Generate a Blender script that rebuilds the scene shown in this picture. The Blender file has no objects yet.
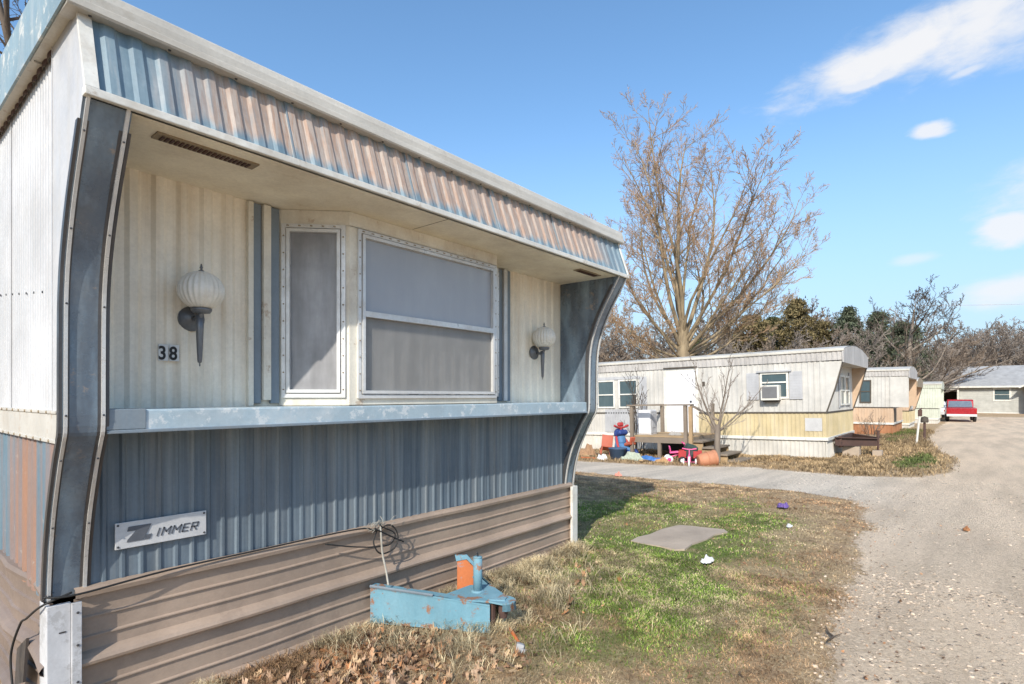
import bpy, math, random
import numpy as np
from mathutils import Vector, Matrix, Euler

scene = bpy.context.scene
COL = scene.collection
R = math.radians
rng = random.Random(11)
nr = np.random.RandomState(5)

# ------------------------------------------------------------------ frame of reference
# X runs along the front of the near home (the road direction), Y goes into the homes, Z up.
EYE = Vector((0, 0, 1.6))
HEAD = R(39.46)
FW = (math.cos(HEAD), math.sin(HEAD)); RT = (math.sin(HEAD), -math.cos(HEAD))
def bearing(px, dist):
    k = (px - 512) / 560.0
    return dist * (FW[0] + RT[0] * k), dist * (FW[1] + RT[1] * k)

def ss(a, b, x):
    t = np.clip((np.asarray(x, float) - a) / (b - a), 0, 1)
    return t * t * (3 - 2 * t)
def gz(x, y):
    x = np.asarray(x, float); y = np.asarray(y, float)
    return (-0.05 * ss(9, 13.5, x) - 0.021 * np.clip(y - 2.9, 0, 14) * ss(9, 13.5, x) - 0.2 * ss(20, 55, x))
def g(x, y): return float(gz(x, y))

# value noise (numpy)
_perm = np.random.RandomState(3).rand(256, 256)
def vnoise(x, y, s):
    x = np.asarray(x, float) * s + 100.3; y = np.asarray(y, float) * s + 57.7
    xi = np.floor(x).astype(int); yi = np.floor(y).astype(int)
    fx = x - xi; fy = y - yi
    fx = fx * fx * (3 - 2 * fx); fy = fy * fy * (3 - 2 * fy)
    a = _perm[xi % 256, yi % 256]; b = _perm[(xi + 1) % 256, yi % 256]
    c = _perm[xi % 256, (yi + 1) % 256]; d = _perm[(xi + 1) % 256, (yi + 1) % 256]
    return (a * (1 - fx) + b * fx) * (1 - fy) + (c * (1 - fx) + d * fx) * fy
def fbm(x, y, s, o=4):
    v = 0; a = 1; t = 0
    for i in range(o):
        v = v + a * vnoise(x, y, s * 2 ** i); t += a; a *= .5
    return v / t

# ------------------------------------------------------------------ mesh builder
class MB:
    def __init__(s): s.v = []; s.f = []; s.br = []
    def use(s, slot): s.br.append((len(s.f), slot))     # faces added from here on take this material slot
    def add(s, vs, fs):
        o = len(s.v); s.v += [tuple(v) for v in vs]; s.f += [tuple(i + o for i in f) for f in fs]
    def box(s, x0, x1, y0, y1, z0, z1, bev=0.0):
        if bev <= 0:
            s.add([(x0,y0,z0),(x1,y0,z0),(x1,y1,z0),(x0,y1,z0),(x0,y0,z1),(x1,y0,z1),(x1,y1,z1),(x0,y1,z1)],
                  [(3,2,1,0),(4,5,6,7),(0,1,5,4),(1,2,6,5),(2,3,7,6),(3,0,4,7)])
            return
        b = min(bev, (x1-x0)*.45, (y1-y0)*.45, (z1-z0)*.45)
        import bmesh
        bm = bmesh.new(); bmesh.ops.create_cube(bm, size=1)
        for v in bm.verts:
            v.co = ((x0+x1)/2 + v.co.x*(x1-x0), (y0+y1)/2 + v.co.y*(y1-y0), (z0+z1)/2 + v.co.z*(z1-z0))
        bmesh.ops.bevel(bm, geom=list(bm.edges), offset=b, segments=2, affect='EDGES', profile=.5)
        bm.verts.index_update()
        s.add([v.co[:] for v in bm.verts], [[v.index for v in f.verts] for f in bm.faces]); bm.free()
    def obox(s, c, size, rot=(0,0,0), bev=0.0):
        m = MB(); m.box(-size[0]/2, size[0]/2, -size[1]/2, size[1]/2, -size[2]/2, size[2]/2, bev)
        M = Euler(rot).to_matrix(); c = Vector(c)
        s.add([M @ Vector(v) + c for v in m.v], m.f)
    def merge(s, m, M): s.add([M @ Vector(v) for v in m.v], m.f)
    def tube(s, pts, rad, n=8, cap=True):
        pts = [Vector(p) for p in pts]
        if not hasattr(rad, '__len__'): rad = [rad] * len(pts)
        t = (pts[1] - pts[0]).normalized()
        u = t.orthogonal().normalized(); o = len(s.v)
        for i, p in enumerate(pts):
            if i == 0: d = pts[1] - pts[0]
            elif i == len(pts) - 1: d = pts[-1] - pts[-2]
            else: d = pts[i+1] - pts[i-1]
            if d.length < 1e-9: d = t
            d.normalize(); u = (u - d * u.dot(d))
            if u.length < 1e-6: u = d.orthogonal()
            u.normalize(); w = d.cross(u); r = rad[i]
            for k in range(n):
                a = 2 * math.pi * k / n; q = p + u * (math.cos(a) * r) + w * (math.sin(a) * r)
                s.v.append((q.x, q.y, q.z))
        for i in range(len(pts) - 1):
            for k in range(n):
                a = o + i*n + k; b = o + i*n + (k+1) % n
                s.f.append((a, b, b + n, a + n))
        if cap:
            s.f.append(tuple(o + k for k in reversed(range(n)))); e = o + (len(pts)-1)*n
            s.f.append(tuple(e + k for k in range(n)))
    def lathe(s, prof, c=(0,0,0), n=24, axis='z', lobes=0, lobe_amp=0):
        # prof: (radius, height)
        o = len(s.v)
        for r, h in prof:
            for k in range(n):
                a = 2*math.pi*k/n; rr = r * (1 + (lobe_amp * abs(math.cos(a*lobes/2)) if lobes else 0))
                p = (math.cos(a)*rr, math.sin(a)*rr, h)
                if axis == 'y': p = (p[0], p[2], p[1])
                if axis == 'x': p = (p[2], p[0], p[1])
                s.v.append((p[0]+c[0], p[1]+c[1], p[2]+c[2]))
        for i in range(len(prof)-1):
            for k in range(n):
                a = o+i*n+k; b = o+i*n+(k+1) % n
                s.f.append((a, b, b+n, a+n))
        s.f.append(tuple(o+k for k in reversed(range(n)))); e = o+(len(prof)-1)*n
        s.f.append(tuple(e+k for k in range(n)))
    def poly(s, pts, depth):     # flat polygon thickened by vector depth
        n = len(pts); d = Vector(depth)
        a = [Vector(p) for p in pts]; b = [p + d for p in a]
        fs = [tuple(range(n)), tuple(reversed(range(n, 2*n)))]
        fs += [(i, i+n, (i+1) % n + n, (i+1) % n) for i in range(n)]
        s.add(a + b, fs)
    def sheet(s, prof, p0, udir, hdir, n1):
        # prof: list of (u, w): u along udir, w along n1; extruded along hdir
        p0 = Vector(p0); u = Vector(udir); h = Vector(hdir); nn = Vector(n1); o = len(s.v)
        for (a, w) in prof:
            q = p0 + u*a + nn*w; s.v.append(tuple(q)); s.v.append(tuple(q + h))
        for i in range(len(prof)-1):
            s.f.append((o+2*i, o+2*i+2, o+2*i+3, o+2*i+1))
    def build(s, name, mat, parent=None, smooth=False, local=False):
        me = bpy.data.meshes.new(name)
        vs = s.v
        if parent is not None and not local:
            off = wloc(parent); vs = [(v[0]-off[0], v[1]-off[1], v[2]-off[2]) for v in vs]
        me.from_pydata(vs, [], s.f); me.update()
        if s.br:
            mi = np.zeros(len(s.f), np.int32)
            for st, sl in s.br: mi[st:] = sl
            me.polygons.foreach_set('material_index', mi)
        import bmesh
        if len(s.f) < 60000:
            bm = bmesh.new(); bm.from_mesh(me); bmesh.ops.recalc_face_normals(bm, faces=list(bm.faces)); bm.to_mesh(me); bm.free()
        if smooth: me.polygons.foreach_set('use_smooth', [True]*len(me.polygons))
        for m_ in (mat if isinstance(mat, (list, tuple)) else [mat]): me.materials.append(m_)
        o = bpy.data.objects.new(name, me); COL.objects.link(o)
        if parent is not None: o.parent = parent
        return o
WL = {}
def wloc(o):
    v = Vector((0,0,0))
    while o is not None: v += Vector(o.location); o = o.parent
    return v
def tag(o, label=None, cat=None, group=None, kind=None):
    if label: o['label'] = label
    if cat: o['category'] = cat
    if group: o['group'] = group
    if kind: o['kind'] = kind
    return o
def thing(name, label, cat, loc=(0,0,0), rot=(0,0,0), group=None):
    o = bpy.data.objects.new(name, None); COL.objects.link(o); o.location = loc; o.rotation_euler = rot
    o.empty_display_size = .2
    return tag(o, label, cat, group)
def copy_tree(o, parent=None):
    c = o.copy(); COL.objects.link(c); c.parent = parent
    for ch in list(o.children): copy_tree(ch, c)
    return c
def ribs(L, pitch, depth, top=.35, side=.12, start=0.0):
    # trapezoidal rib profile (u, w); w = 0 base, depth on the rib
    pr = [(0, 0)]; u = start
    while u + pitch < L:
        a = u + pitch * (1 - top - 2*side)
        pr += [(a, 0), (a + side*pitch, depth), (a + (side+top)*pitch, depth), (a + (2*side+top)*pitch, 0)]
        u += pitch
    pr.append((L, 0))
    return pr
def fastmesh(name, V, F, mat, cols=None, parent=None):
    # V (N,3) ; F (M,k) equal sized faces or list of such arrays
    if not isinstance(F, list): F = [F]
    me = bpy.data.meshes.new(name)
    me.vertices.add(len(V)); me.vertices.foreach_set('co', np.asarray(V, np.float32).ravel())
    nl = sum(f.size for f in F); npol = sum(len(f) for f in F)
    me.loops.add(nl); me.loops.foreach_set('vertex_index', np.concatenate([f.ravel() for f in F]).astype(np.int32))
    me.polygons.add(npol)
    tot = np.concatenate([np.full(len(f), f.shape[1], np.int32) for f in F])
    st = np.concatenate([[0], np.cumsum(tot)[:-1]]).astype(np.int32)
    me.polygons.foreach_set('loop_start', st)
    me.update(calc_edges=True)
    if cols is not None:
        at = me.color_attributes.new('Col', 'FLOAT_COLOR', 'POINT')
        c4 = np.ones((len(V), 4), np.float32); c4[:, :3] = cols
        at.data.foreach_set('color', c4.ravel())
    me.materials.append(mat)
    o = bpy.data.objects.new(name, me); COL.objects.link(o)
    if parent is not None: o.parent = parent
    return o

# ------------------------------------------------------------------ materials
class N:
    def __init__(s, name):
        s.m = bpy.data.materials.new(name); s.m.use_nodes = True
        s.t = s.m.node_tree; s.t.nodes.clear()
        s.out = s.t.nodes.new('ShaderNodeOutputMaterial'); s.b = s.t.nodes.new('ShaderNodeBsdfPrincipled')
        s.t.links.new(s.b.outputs[0], s.out.inputs[0])
    def n(s, typ, **kw):
        o = s.t.nodes.new(typ)
        for k, v in kw.items(): setattr(o, k, v)
        return o
    def l(s, a, b): s.t.links.new(a, b)
    def coord(s, scale=(1,1,1), kind='Object'):
        tc = s.n('ShaderNodeTexCoord'); mp = s.n('ShaderNodeMapping'); s.l(tc.outputs[kind], mp.inputs[0])
        mp.inputs['Scale'].default_value = scale; return mp.outputs[0]
    def noise(s, vec, scale, detail=4, rough=.55, dist=0):
        o = s.n('ShaderNodeTexNoise'); s.l(vec, o.inputs['Vector'])
        o.inputs['Scale'].default_value = scale; o.inputs['Detail'].default_value = detail
        o.inputs['Roughness'].default_value = rough; o.inputs['Distortion'].default_value = dist
        return o.outputs['Fac']
    def ramp(s, fac, stops, interp='LINEAR'):
        o = s.n('ShaderNodeValToRGB'); s.l(fac, o.inputs[0]); e = o.color_ramp.elements; o.color_ramp.interpolation = interp
        while len(e) < len(stops): e.new(.5)
        for i, (p, c) in enumerate(stops):
            e[i].position = p; e[i].color = (c if hasattr(c, '__len__') else (c, c, c)) + (1,) if not hasattr(c, '__len__') or len(c) == 3 else c
        return o.outputs[0]
    def mix(s, fac, a, b, blend='MIX'):
        o = s.n('ShaderNodeMix', data_type='RGBA', blend_type=blend)
        for sock, v in ((o.inputs[0], fac), (o.inputs[6], a), (o.inputs[7], b)):
            if hasattr(v, 'links') or hasattr(v, 'is_linked'): s.l(v, sock)
            elif hasattr(v, '__len__'): sock.default_value = tuple(v) + (1,) if len(v) == 3 else v
            else: sock.default_value = v
        return o.outputs[2]
    def math(s, op, a, b=0.0, clamp=False):
        o = s.n('ShaderNodeMath', operation=op, use_clamp=clamp)
        for sock, v in ((o.inputs[0], a), (o.inputs[1], b)):
            if hasattr(v, 'is_linked'): s.l(v, sock)
            else: sock.default_value = v
        return o.outputs[0]
    def bump(s, h, strength=.3, dist=.01):
        o = s.n('ShaderNodeBump'); s.l(h, o.inputs['Height']); o.inputs['Strength'].default_value = strength
        o.inputs['Distance'].default_value = dist; s.l(o.outputs[0], s.b.inputs['Normal'])
    def done(s, col, rough=.6, metal=0.0, spec=.5):
        if hasattr(col, 'is_linked'): s.l(col, s.b.inputs['Base Color'])
        else: s.b.inputs['Base Color'].default_value = tuple(col) + (1,)
        if hasattr(rough, 'is_linked'): s.l(rough, s.b.inputs['Roughness'])
        else: s.b.inputs['Roughness'].default_value = rough
        s.b.inputs['Metallic'].default_value = metal; s.b.inputs['Specular IOR Level'].default_value = spec
        return s.m
MATS = {}
def weathered(name, col, dirt=(.25,.2,.14), amt=.5, streak=(14,14,.9), rough=.55, spots=None, spot_amt=.4, spot_scale=6,
              big=.12, bumpv=.15, spec=.4, fade=None, metal=0.0, thr=.60):
    """painted sheet: large tone drift, run-down streaks of grime, optional rust or bare spots"""
    if name in MATS: return MATS[name]
    m = N(name); c = m.coord(); cs = m.coord(streak)
    a = m.noise(c, 1.7, 5, .6)
    lo = tuple(max(0, x*(1-big*1.6)) for x in col); hi = tuple(min(1, x*(1+big)) for x in col)
    base = m.ramp(a, [(.3, lo), (.7, hi)])
    if fade:
        f = m.ramp(m.noise(cs, 1.3, 4, .6), [(.42, 0.0), (.68, 1.0)])
        base = m.mix(m.math('MULTIPLY', f, fade[1]), base, fade[0])
    s1 = m.ramp(m.noise(cs, 1.0, 6, .65), [(.45, 0.0), (.75, 1.0)])
    s2 = m.ramp(m.noise(c, .9, 4, .5), [(.35, 0.2), (.65, 1.0)])
    st = m.math('MULTIPLY', m.math('MULTIPLY', s1, s2), amt)
    base = m.mix(st, base, dirt)
    fine = m.ramp(m.noise(c, 55, 4, .7), [(.3, .86), (.7, 1.06)])
    base = m.mix(.6, base, fine, 'MULTIPLY')
    if spots:
        n1 = m.noise(c, spot_scale, 8, .72); sp = m.ramp(n1, [(thr, 0.0), (thr+.05, 1.0)])
        base = m.mix(m.math('MULTIPLY', sp, spot_amt), base, spots)
    m.bump(m.noise(c, 22, 5, .6), bumpv, .01)
    rr = m.ramp(m.noise(c, 9, 4, .6), [(.3, max(0.05, rough-.12)), (.7, min(1, rough+.14))])
    MATS[name] = m.done(base, rr, metal, spec); return MATS[name]

W = {}
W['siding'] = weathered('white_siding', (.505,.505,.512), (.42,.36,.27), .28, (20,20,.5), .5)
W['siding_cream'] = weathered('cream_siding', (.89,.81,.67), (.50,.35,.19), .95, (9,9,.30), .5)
W['soffit'] = weathered('cream_soffit', (.92,.83,.67), (.42,.30,.17), .6, (2.5,2.5,2.5), .6, spots=(.5,.36,.2), spot_amt=.25, spot_scale=3)
W['trimwhite'] = weathered('white_trim', (.72,.70,.64), (.30,.22,.13), .5, (7,7,7), .5, spots=(.28,.17,.08), spot_amt=.4, spot_scale=9)
W['trimcream'] = weathered('cream_trim', (.72,.68,.58), (.34,.22,.11), .55, (7,7,3), .5, spots=(.32,.17,.07), spot_amt=.5, spot_scale=11)
W['aluminium'] = weathered('aluminium_frame', (.66,.66,.65), (.32,.26,.18), .35, (9,9,9), .38, metal=.25)
W['brightmetal'] = weathered('dull_metal_trim', (.66,.65,.63), (.30,.25,.19), .5, (5,5,2), .35, metal=.35)
W['darkmetal'] = weathered('dark_metal_trim', (.09,.09,.095), (.25,.2,.16), .4, (6,6,2), .4, metal=.5)
W['blue'] = weathered('faded_blue_siding', (.105,.142,.178), (.36,.33,.28), .55, (13,13,.35), .45, fade=((.27,.32,.35), .55))
W['bluepanel'] = weathered('blue_panel', (.10,.13,.165), (.34,.28,.2), .35, (5,5,1.2), .28, spots=(.42,.30,.2), spot_amt=.5, spot_scale=5, fade=((.27,.36,.43), .7), spec=.6)
W['sill'] = weathered('worn_blue_sill', (.36,.46,.52), (.62,.64,.64), .95, (3,3,3), .45, spots=(.66,.68,.68), spot_amt=.65, spot_scale=11, thr=.55)
W['rustblue'] = weathered('rusted_blue_siding', (.12,.20,.255), (.36,.165,.085), 1.0, (4.5,4.5,.3), .6, fade=((.33,.17,.10), .9), spots=(.40,.36,.31), spot_amt=.5, spot_scale=6)
W['roofblue'] = weathered('roof_edge_blue', (.25,.34,.38), (.56,.56,.52), .9, (6,6,1.2), .5, spots=(.62,.60,.55), spot_amt=.7, spot_scale=9, thr=.54)
W['roofcap'] = weathered('roof_edge_white', (.56,.53,.47), (.36,.31,.24), .6, (1.2,9,14), .5, spots=(.32,.27,.2), spot_amt=.25, spot_scale=5)
W['sidetrim'] = weathered('side_trim_dimmed_for_sun', (.50,.475,.425), (.30,.22,.13), .5, (7,7,3), .5, spots=(.32,.2,.1), spot_amt=.4, spot_scale=9)  # darker copy of the cream trim, colour toned down against direct sun
W['skirtside'] = weathered('brown_skirting_dimmed_for_sun', (.225,.170,.138), (.13,.10,.08), .5, (9,1.2,9), .52, big=.16)  # darker copy of the front skirting, colour offsets stronger sun on this side
W['post'] = weathered('mottled_corner_post', (.58,.58,.59), (.26,.25,.24), .8, (5,5,2.5), .5, spots=(.34,.33,.32), spot_amt=.55, spot_scale=9, thr=.54)
W['skirt'] = weathered('brown_skirting', (.37,.28,.215), (.22,.165,.13), .5, (1.2,1.2,9), .52, big=.16, spots=(.2,.15,.12), spot_amt=.25, spot_scale=4)
W['grayblue'] = weathered('blue_grey_batten', (.19,.235,.275), (.32,.28,.22), .4, (9,9,.6), .5)
W['hitchblue'] = weathered('chipped_blue_paint', (.15,.31,.39), (.34,.45,.49), .5, (6,6,1), .8, spots=(.27,.13,.07), spot_amt=.95, spot_scale=8, bumpv=.3, thr=.55)
W['rustorange'] = weathered('orange_rust', (.55,.17,.06), (.3,.12,.06), .6, (8,8,4), .75, spots=(.16,.34,.43), spot_amt=.8, spot_scale=7)
W['lampmetal'] = weathered('tarnished_lamp_metal', (.16,.165,.175), (.30,.27,.22), .5, (12,12,12), .45, metal=.5)
W['globe'] = weathered('ribbed_globe_plastic', (.76,.72,.64), (.46,.36,.22), .55, (5,5,5), .3)
W['black'] = weathered('black_rubber', (.02,.02,.02), (.08,.07,.06), .3, (5,5,5), .6)
W['rope'] = weathered('grey_rope', (.42,.40,.35), (.2,.17,.12), .5, (20,20,20), .9)
W['plate'] = weathered('sign_plate_white', (.60,.60,.60), (.35,.33,.3), .3, (9,9,9), .45)
W['signblack'] = weathered('sign_paint_dark', (.11,.12,.14), (.2,.2,.2), .3, (9,9,9), .5)
W['numblack'] = weathered('number_black', (.012,.012,.012), (.05,.05,.05), .2, (9,9,9), .5)
W['numwhite'] = weathered('number_tile_white', (.66,.65,.62), (.4,.36,.3), .3, (9,9,9), .5)
W['vent'] = weathered('soffit_vent_brown', (.30,.235,.155), (.12,.09,.06), .5, (9,9,9), .6)
W['wood'] = weathered('grey_deck_wood', (.235,.19,.145), (.12,.09,.065), .6, (3,3,3), .8, bumpv=.4)
W['woodtan'] = weathered('tan_deck_wood', (.42,.29,.16), (.2,.15,.1), .6, (3,3,3), .8, bumpv=.4)
W['concrete'] = weathered('weathered_concrete', (.44,.355,.275), (.27,.22,.17), .6, (3,3,3), .9, spots=(.27,.24,.2), spot_amt=.4, spot_scale=9, bumpv=.5)
W['rust'] = weathered('dark_rusty_steel', (.085,.05,.042), (.16,.07,.04), .6, (6,6,6), .8, bumpv=.4)

def glass(name, col, rough=.12, haze=.35, hazecol=(.5,.5,.52), see=0.0):
    m = N(name); c = m.coord(); cs = m.coord((6,6,1))
    h = m.ramp(m.noise(c, 2.2, 5, .6), [(.3, 0.0), (.75, 1.0)])
    s = m.ramp(m.noise(cs, 1.6, 5, .6), [(.35, .3), (.7, 1.0)])
    b = m.mix(m.math('MULTIPLY', m.math('MULTIPLY', h, s), haze), col, hazecol)
    if see:
        tr = m.n('ShaderNodeBsdfTransparent'); mx = m.n('ShaderNodeMixShader'); mx.inputs[0].default_value = see
        m.l(m.b.outputs[0], mx.inputs[1]); m.l(tr.outputs[0], mx.inputs[2]); m.l(mx.outputs[0], m.out.inputs[0])
    return m.done(b, m.ramp(m.noise(c, 5, 4), [(.3, rough), (.7, rough+.12)]), 0, .6)
W['pane_up'] = glass('upper_pane_glass', (.44,.46,.50), .12, .6, (.60,.62,.65), .34)
W['pane_low'] = glass('screened_pane_glass', (.28,.275,.265), .32, .7, (.52,.51,.49), .45)
W['pane_side'] = glass('side_pane_glass', (.20,.197,.20), .28, .85, (.62,.62,.64), .22)
W['pane_far'] = glass('far_window_glass', (.06,.09,.10), .08, .4, (.16,.22,.23))

def mansard():
    m = N('rust_streaked_blue_mansard'); c = m.coord(); cs = m.coord((8.3,3,.7)); cf = m.coord((37,6,1.6))
    n = m.noise(cs, 1.0, 3, .55); n2 = m.noise(cf, 1, 4, .6)
    nn = m.math('ADD', m.math('MULTIPLY', n, .55), m.math('MULTIPLY', n2, .45))
    band = m.ramp(nn, [(.30, (.19,.24,.28)), (.38, (.30,.27,.25)), (.44, (.38,.26,.19)), (.49, (.45,.38,.32)), (.53, (.40,.25,.17)), (.58, (.44,.36,.30)), (.64, (.34,.235,.175)), (.72, (.27,.29,.30))])
    blue = m.ramp(m.noise(cs, 1.6, 5, .6), [(.35, (.13,.20,.25)), (.55, (.20,.275,.32)), (.7, (.36,.39,.40))])
    sep = m.n('ShaderNodeSeparateXYZ'); m.l(c, sep.inputs[0])
    # height above the drip edge (local z) and distance along the front (local x)
    def band_of(v, a, b, c_, d):
        up = m.n('ShaderNodeMapRange', interpolation_type='SMOOTHSTEP'); m.l(v, up.inputs[0]); up.inputs[1].default_value = a; up.inputs[2].default_value = b
        dn = m.n('ShaderNodeMapRange', interpolation_type='SMOOTHSTEP'); m.l(v, dn.inputs[0]); dn.inputs[1].default_value = c_; dn.inputs[2].default_value = d
        return m.math('MULTIPLY', up.outputs[0], m.math('SUBTRACT', 1.0, dn.outputs[0]))
    wob = m.math('MULTIPLY', m.math('SUBTRACT', m.noise(cf, .6, 3), .5), .22)
    zz = m.math('ADD', sep.outputs[2], wob); xx = m.math('ADD', sep.outputs[0], m.math('MULTIPLY', wob, 2.0))
    k = m.math('MULTIPLY', band_of(zz, 2.79, 2.86, 3.06, 3.12), band_of(xx, -2.0, -1.55, 1.5, 2.1))
    base = m.mix(m.math('MULTIPLY', k, .9), blue, band)
    fine = m.ramp(m.noise(c, 40, 4, .7), [(.3, .85), (.7, 1.08)])
    base = m.mix(.6, base, fine, 'MULTIPLY')
    m.bump(m.noise(c, 25, 4), .12, .01)
    return m.done(base, .55, 0, .4)
W['mansard'] = mansard()

def colattr(name, rough=.8, trans=0.0, spec=.2, mul=None):
    m = N(name); a = m.n('ShaderNodeVertexColor', layer_name='Col')
    c = m.coord(); f = m.ramp(m.noise(c, 30, 3, .6), [(.3, .75), (.7, 1.2)])
    col = m.mix(1.0, a.outputs[0], f, 'MULTIPLY')
    if trans:
        d = m.n('ShaderNodeBsdfTranslucent'); m.l(col, d.inputs[0]); mx = m.n('ShaderNodeMixShader'); mx.inputs[0].default_value = trans
        m.l(m.b.outputs[0], mx.inputs[1]); m.l(d.outputs[0], mx.inputs[2]); m.l(mx.outputs[0], m.out.inputs[0])
    return m.done(col, rough, 0, spec)
W['blades'] = colattr('grass_blades', .75, .25)
W['leaves'] = colattr('dead_leaves', .7, .12)
W['stones'] = colattr('gravel_stones', .9)
W['foliage'] = colattr('evergreen_foliage', .75, .15)

def bark(name, c1, c2, scale=6):
    m = N(name); c = m.coord((1,1,.25)); a = m.noise(c, scale, 6, .65)
    col = m.ramp(a, [(.3, c1), (.68, c2)]); m.bump(m.noise(c, scale*2, 5), .5, .03)
    return m.done(col, .9, 0, .2)
W['bark'] = bark('tan_bark', (.105,.082,.055), (.37,.285,.18), 3)
W['twig'] = bark('orange_twigs', (.22,.14,.085), (.44,.295,.18), 2)
W['barkgrey'] = bark('grey_bark', (.13,.105,.085), (.30,.25,.20), 3)
W['twiggrey'] = bark('grey_twigs', (.165,.138,.118), (.30,.255,.22), 2)
W['barkdark'] = bark('dark_bark', (.06,.048,.038), (.14,.11,.085), 3)
W['twigdark'] = bark('dark_twigs', (.055,.042,.034), (.11,.085,.065), 2)
W['twigbrown'] = bark('brown_brush_twigs', (.165,.125,.095), (.30,.235,.18), 2)

def ground_mat(name):
    m = N(name); a = m.n('ShaderNodeVertexColor', layer_name='Col'); z = m.n('ShaderNodeSeparateColor'); m.l(a.outputs[0], z.inputs[0])
    c = m.coord()
    f1 = m.noise(c, 38, 6, .75); f2 = m.noise(c, 7, 5, .65); f3 = m.noise(c, 120, 3, .7); f4 = m.noise(c, .7, 4, .6)
    soil = m.ramp(f1, [(.30, (.17,.11,.06)), (.47, (.46,.33,.195)), (.68, (.76,.59,.38))])
    soil = m.mix(m.ramp(f2, [(.4, 0.0), (.62, .75)]), soil, m.ramp(f3, [(.3, (.19,.115,.065)), (.7, (.50,.345,.215))]))
    green = m.ramp(f1, [(.3, (.07,.095,.022)), (.7, (.22,.27,.08))])
    soil = m.mix(z.outputs[0], soil, green)
    vo = m.n('ShaderNodeTexVoronoi'); m.l(c, vo.inputs['Vector']); vo.inputs['Scale'].default_value = 55
    peb = m.ramp(vo.outputs['Color'], [(.15, (.38,.28,.185)), (.5, (.68,.535,.385)), (.9, (.88,.73,.55))])
    grv = m.mix(.55, peb, m.ramp(f1, [(.3, (.38,.28,.19)), (.7, (.86,.685,.50))]))
    grv = m.mix(m.ramp(f4, [(.38, 0.0), (.66, .8)]), grv, m.ramp(f3, [(.3, (.52,.395,.275)), (.7, (.80,.63,.465))]))
    gry = m.mix(.5, m.ramp(vo.outputs['Color'], [(.15, (.42,.36,.29)), (.9, (.82,.74,.62))]), m.ramp(f1, [(.3, (.44,.38,.305)), (.7, (.80,.71,.59))]))
    grv = m.mix(z.outputs[2], grv, gry)
    wear = m.ramp(m.noise(m.coord((.25,1.6,1)), 1.2, 5, .6), [(.36, .84), (.6, 1.15)])
    grv = m.mix(.8, grv, wear, 'MULTIPLY')
    # frayed edge between verge and gravel
    e = m.math('ADD', z.outputs[1], m.math('MULTIPLY', m.math('SUBTRACT', m.math('ADD', m.math('MULTIPLY', f1, .6), m.math('MULTIPLY', f2, .4)), .5), 2.3))
    k = m.ramp(e, [(.36, 0.0), (.62, 1.0)])
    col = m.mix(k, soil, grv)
    h = m.math('ADD', m.math('MULTIPLY', f1, 1.0), m.math('MULTIPLY', f3, .5))
    spk = m.ramp(m.noise(c, 75, 5, .8), [(.30, .55), (.40, 1.0), (.60, 1.05), (.74, 1.4)])
    col = m.mix(.85, col, spk, 'MULTIPLY')
    m.bump(h, .9, .03)
    return m.done(col, .95, 0, .15)
W['ground'] = ground_mat('dirt_grass_and_gravel')

def plain(name, col, rough=.5, metal=0.0):
    return weathered(name, col, tuple(x*.55+.05 for x in col), .3, (6,6,3), rough, metal=metal, bumpv=.05)
# ================================================================== THE NEAR HOME
home = thing('mobile_home', 'large weathered blue and white mobile home in the foreground with rust-streaked mansard and number 38', 'mobile home', (2.79, 3.24, 0))
XL, XR = .61, 4.97
YB = 15.0
PROF = [(2.625,2.775),(2.70,2.64),(2.795,2.48),(2.87,2.33),(2.925,2.18),(2.952,2.05),(2.962,1.92),(2.966,1.70),(2.97,1.47),(3.0,1.40),(3.05,1.32),(3.11,1.20),(3.175,1.05),(3.225,.88),(3.25,.73),(3.256,.665)]
def smooth_profile(P, k=4):
    out = []
    for i in range(len(P)-1):
        p0 = P[max(0,i-1)]; p1 = P[i]; p2 = P[i+1]; p3 = P[min(len(P)-1,i+2)]
        for j in range(k):
            t = j/k
            out.append(tuple(.5*((2*p1[a]) + (-p0[a]+p2[a])*t + (2*p0[a]-5*p1[a]+4*p2[a]-p3[a])*t*t + (-p0[a]+3*p1[a]-3*p2[a]+p3[a])*t**3) for a in (0,1)))
    out.append(P[-1]); return out
PS = smooth_profile(PROF)

# left side wall: upper white ribbed siding, trim band, lower rusty blue siding
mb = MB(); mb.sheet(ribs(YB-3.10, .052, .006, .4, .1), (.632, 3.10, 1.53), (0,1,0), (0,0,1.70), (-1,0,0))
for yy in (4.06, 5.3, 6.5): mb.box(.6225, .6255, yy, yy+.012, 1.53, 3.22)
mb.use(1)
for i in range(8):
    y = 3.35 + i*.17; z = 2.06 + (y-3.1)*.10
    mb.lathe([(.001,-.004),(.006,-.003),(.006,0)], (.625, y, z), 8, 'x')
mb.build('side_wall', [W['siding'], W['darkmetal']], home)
mb = MB(); mb.box(.609, .70, 3.02, YB, 1.408, 1.53, .004); mb.box(.603, .70, 3.02, YB, 1.395, 1.412, .003); mb.box(.603, .70, 3.02, YB, 1.522, 1.536, .003); mb.use(1)
for i in range(26):
    for z in (1.404, 1.529): mb.lathe([(.001,-.005),(.006,-.004),(.007,0)], (.603, 3.12+i*.145+(z>1.5)*.04, z), 8, 'x')
mb.build('side_trim_band', [W['sidetrim'], W['vent']], home)
mb = MB(); mb.sheet(ribs(YB-3.2, .105, .011, .32, .1), (.640, 3.30, .64), (0,1,0), (0,0,.765), (-1,0,0))
mb.build('lower_side_wall', W['rustblue'], home)
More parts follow.
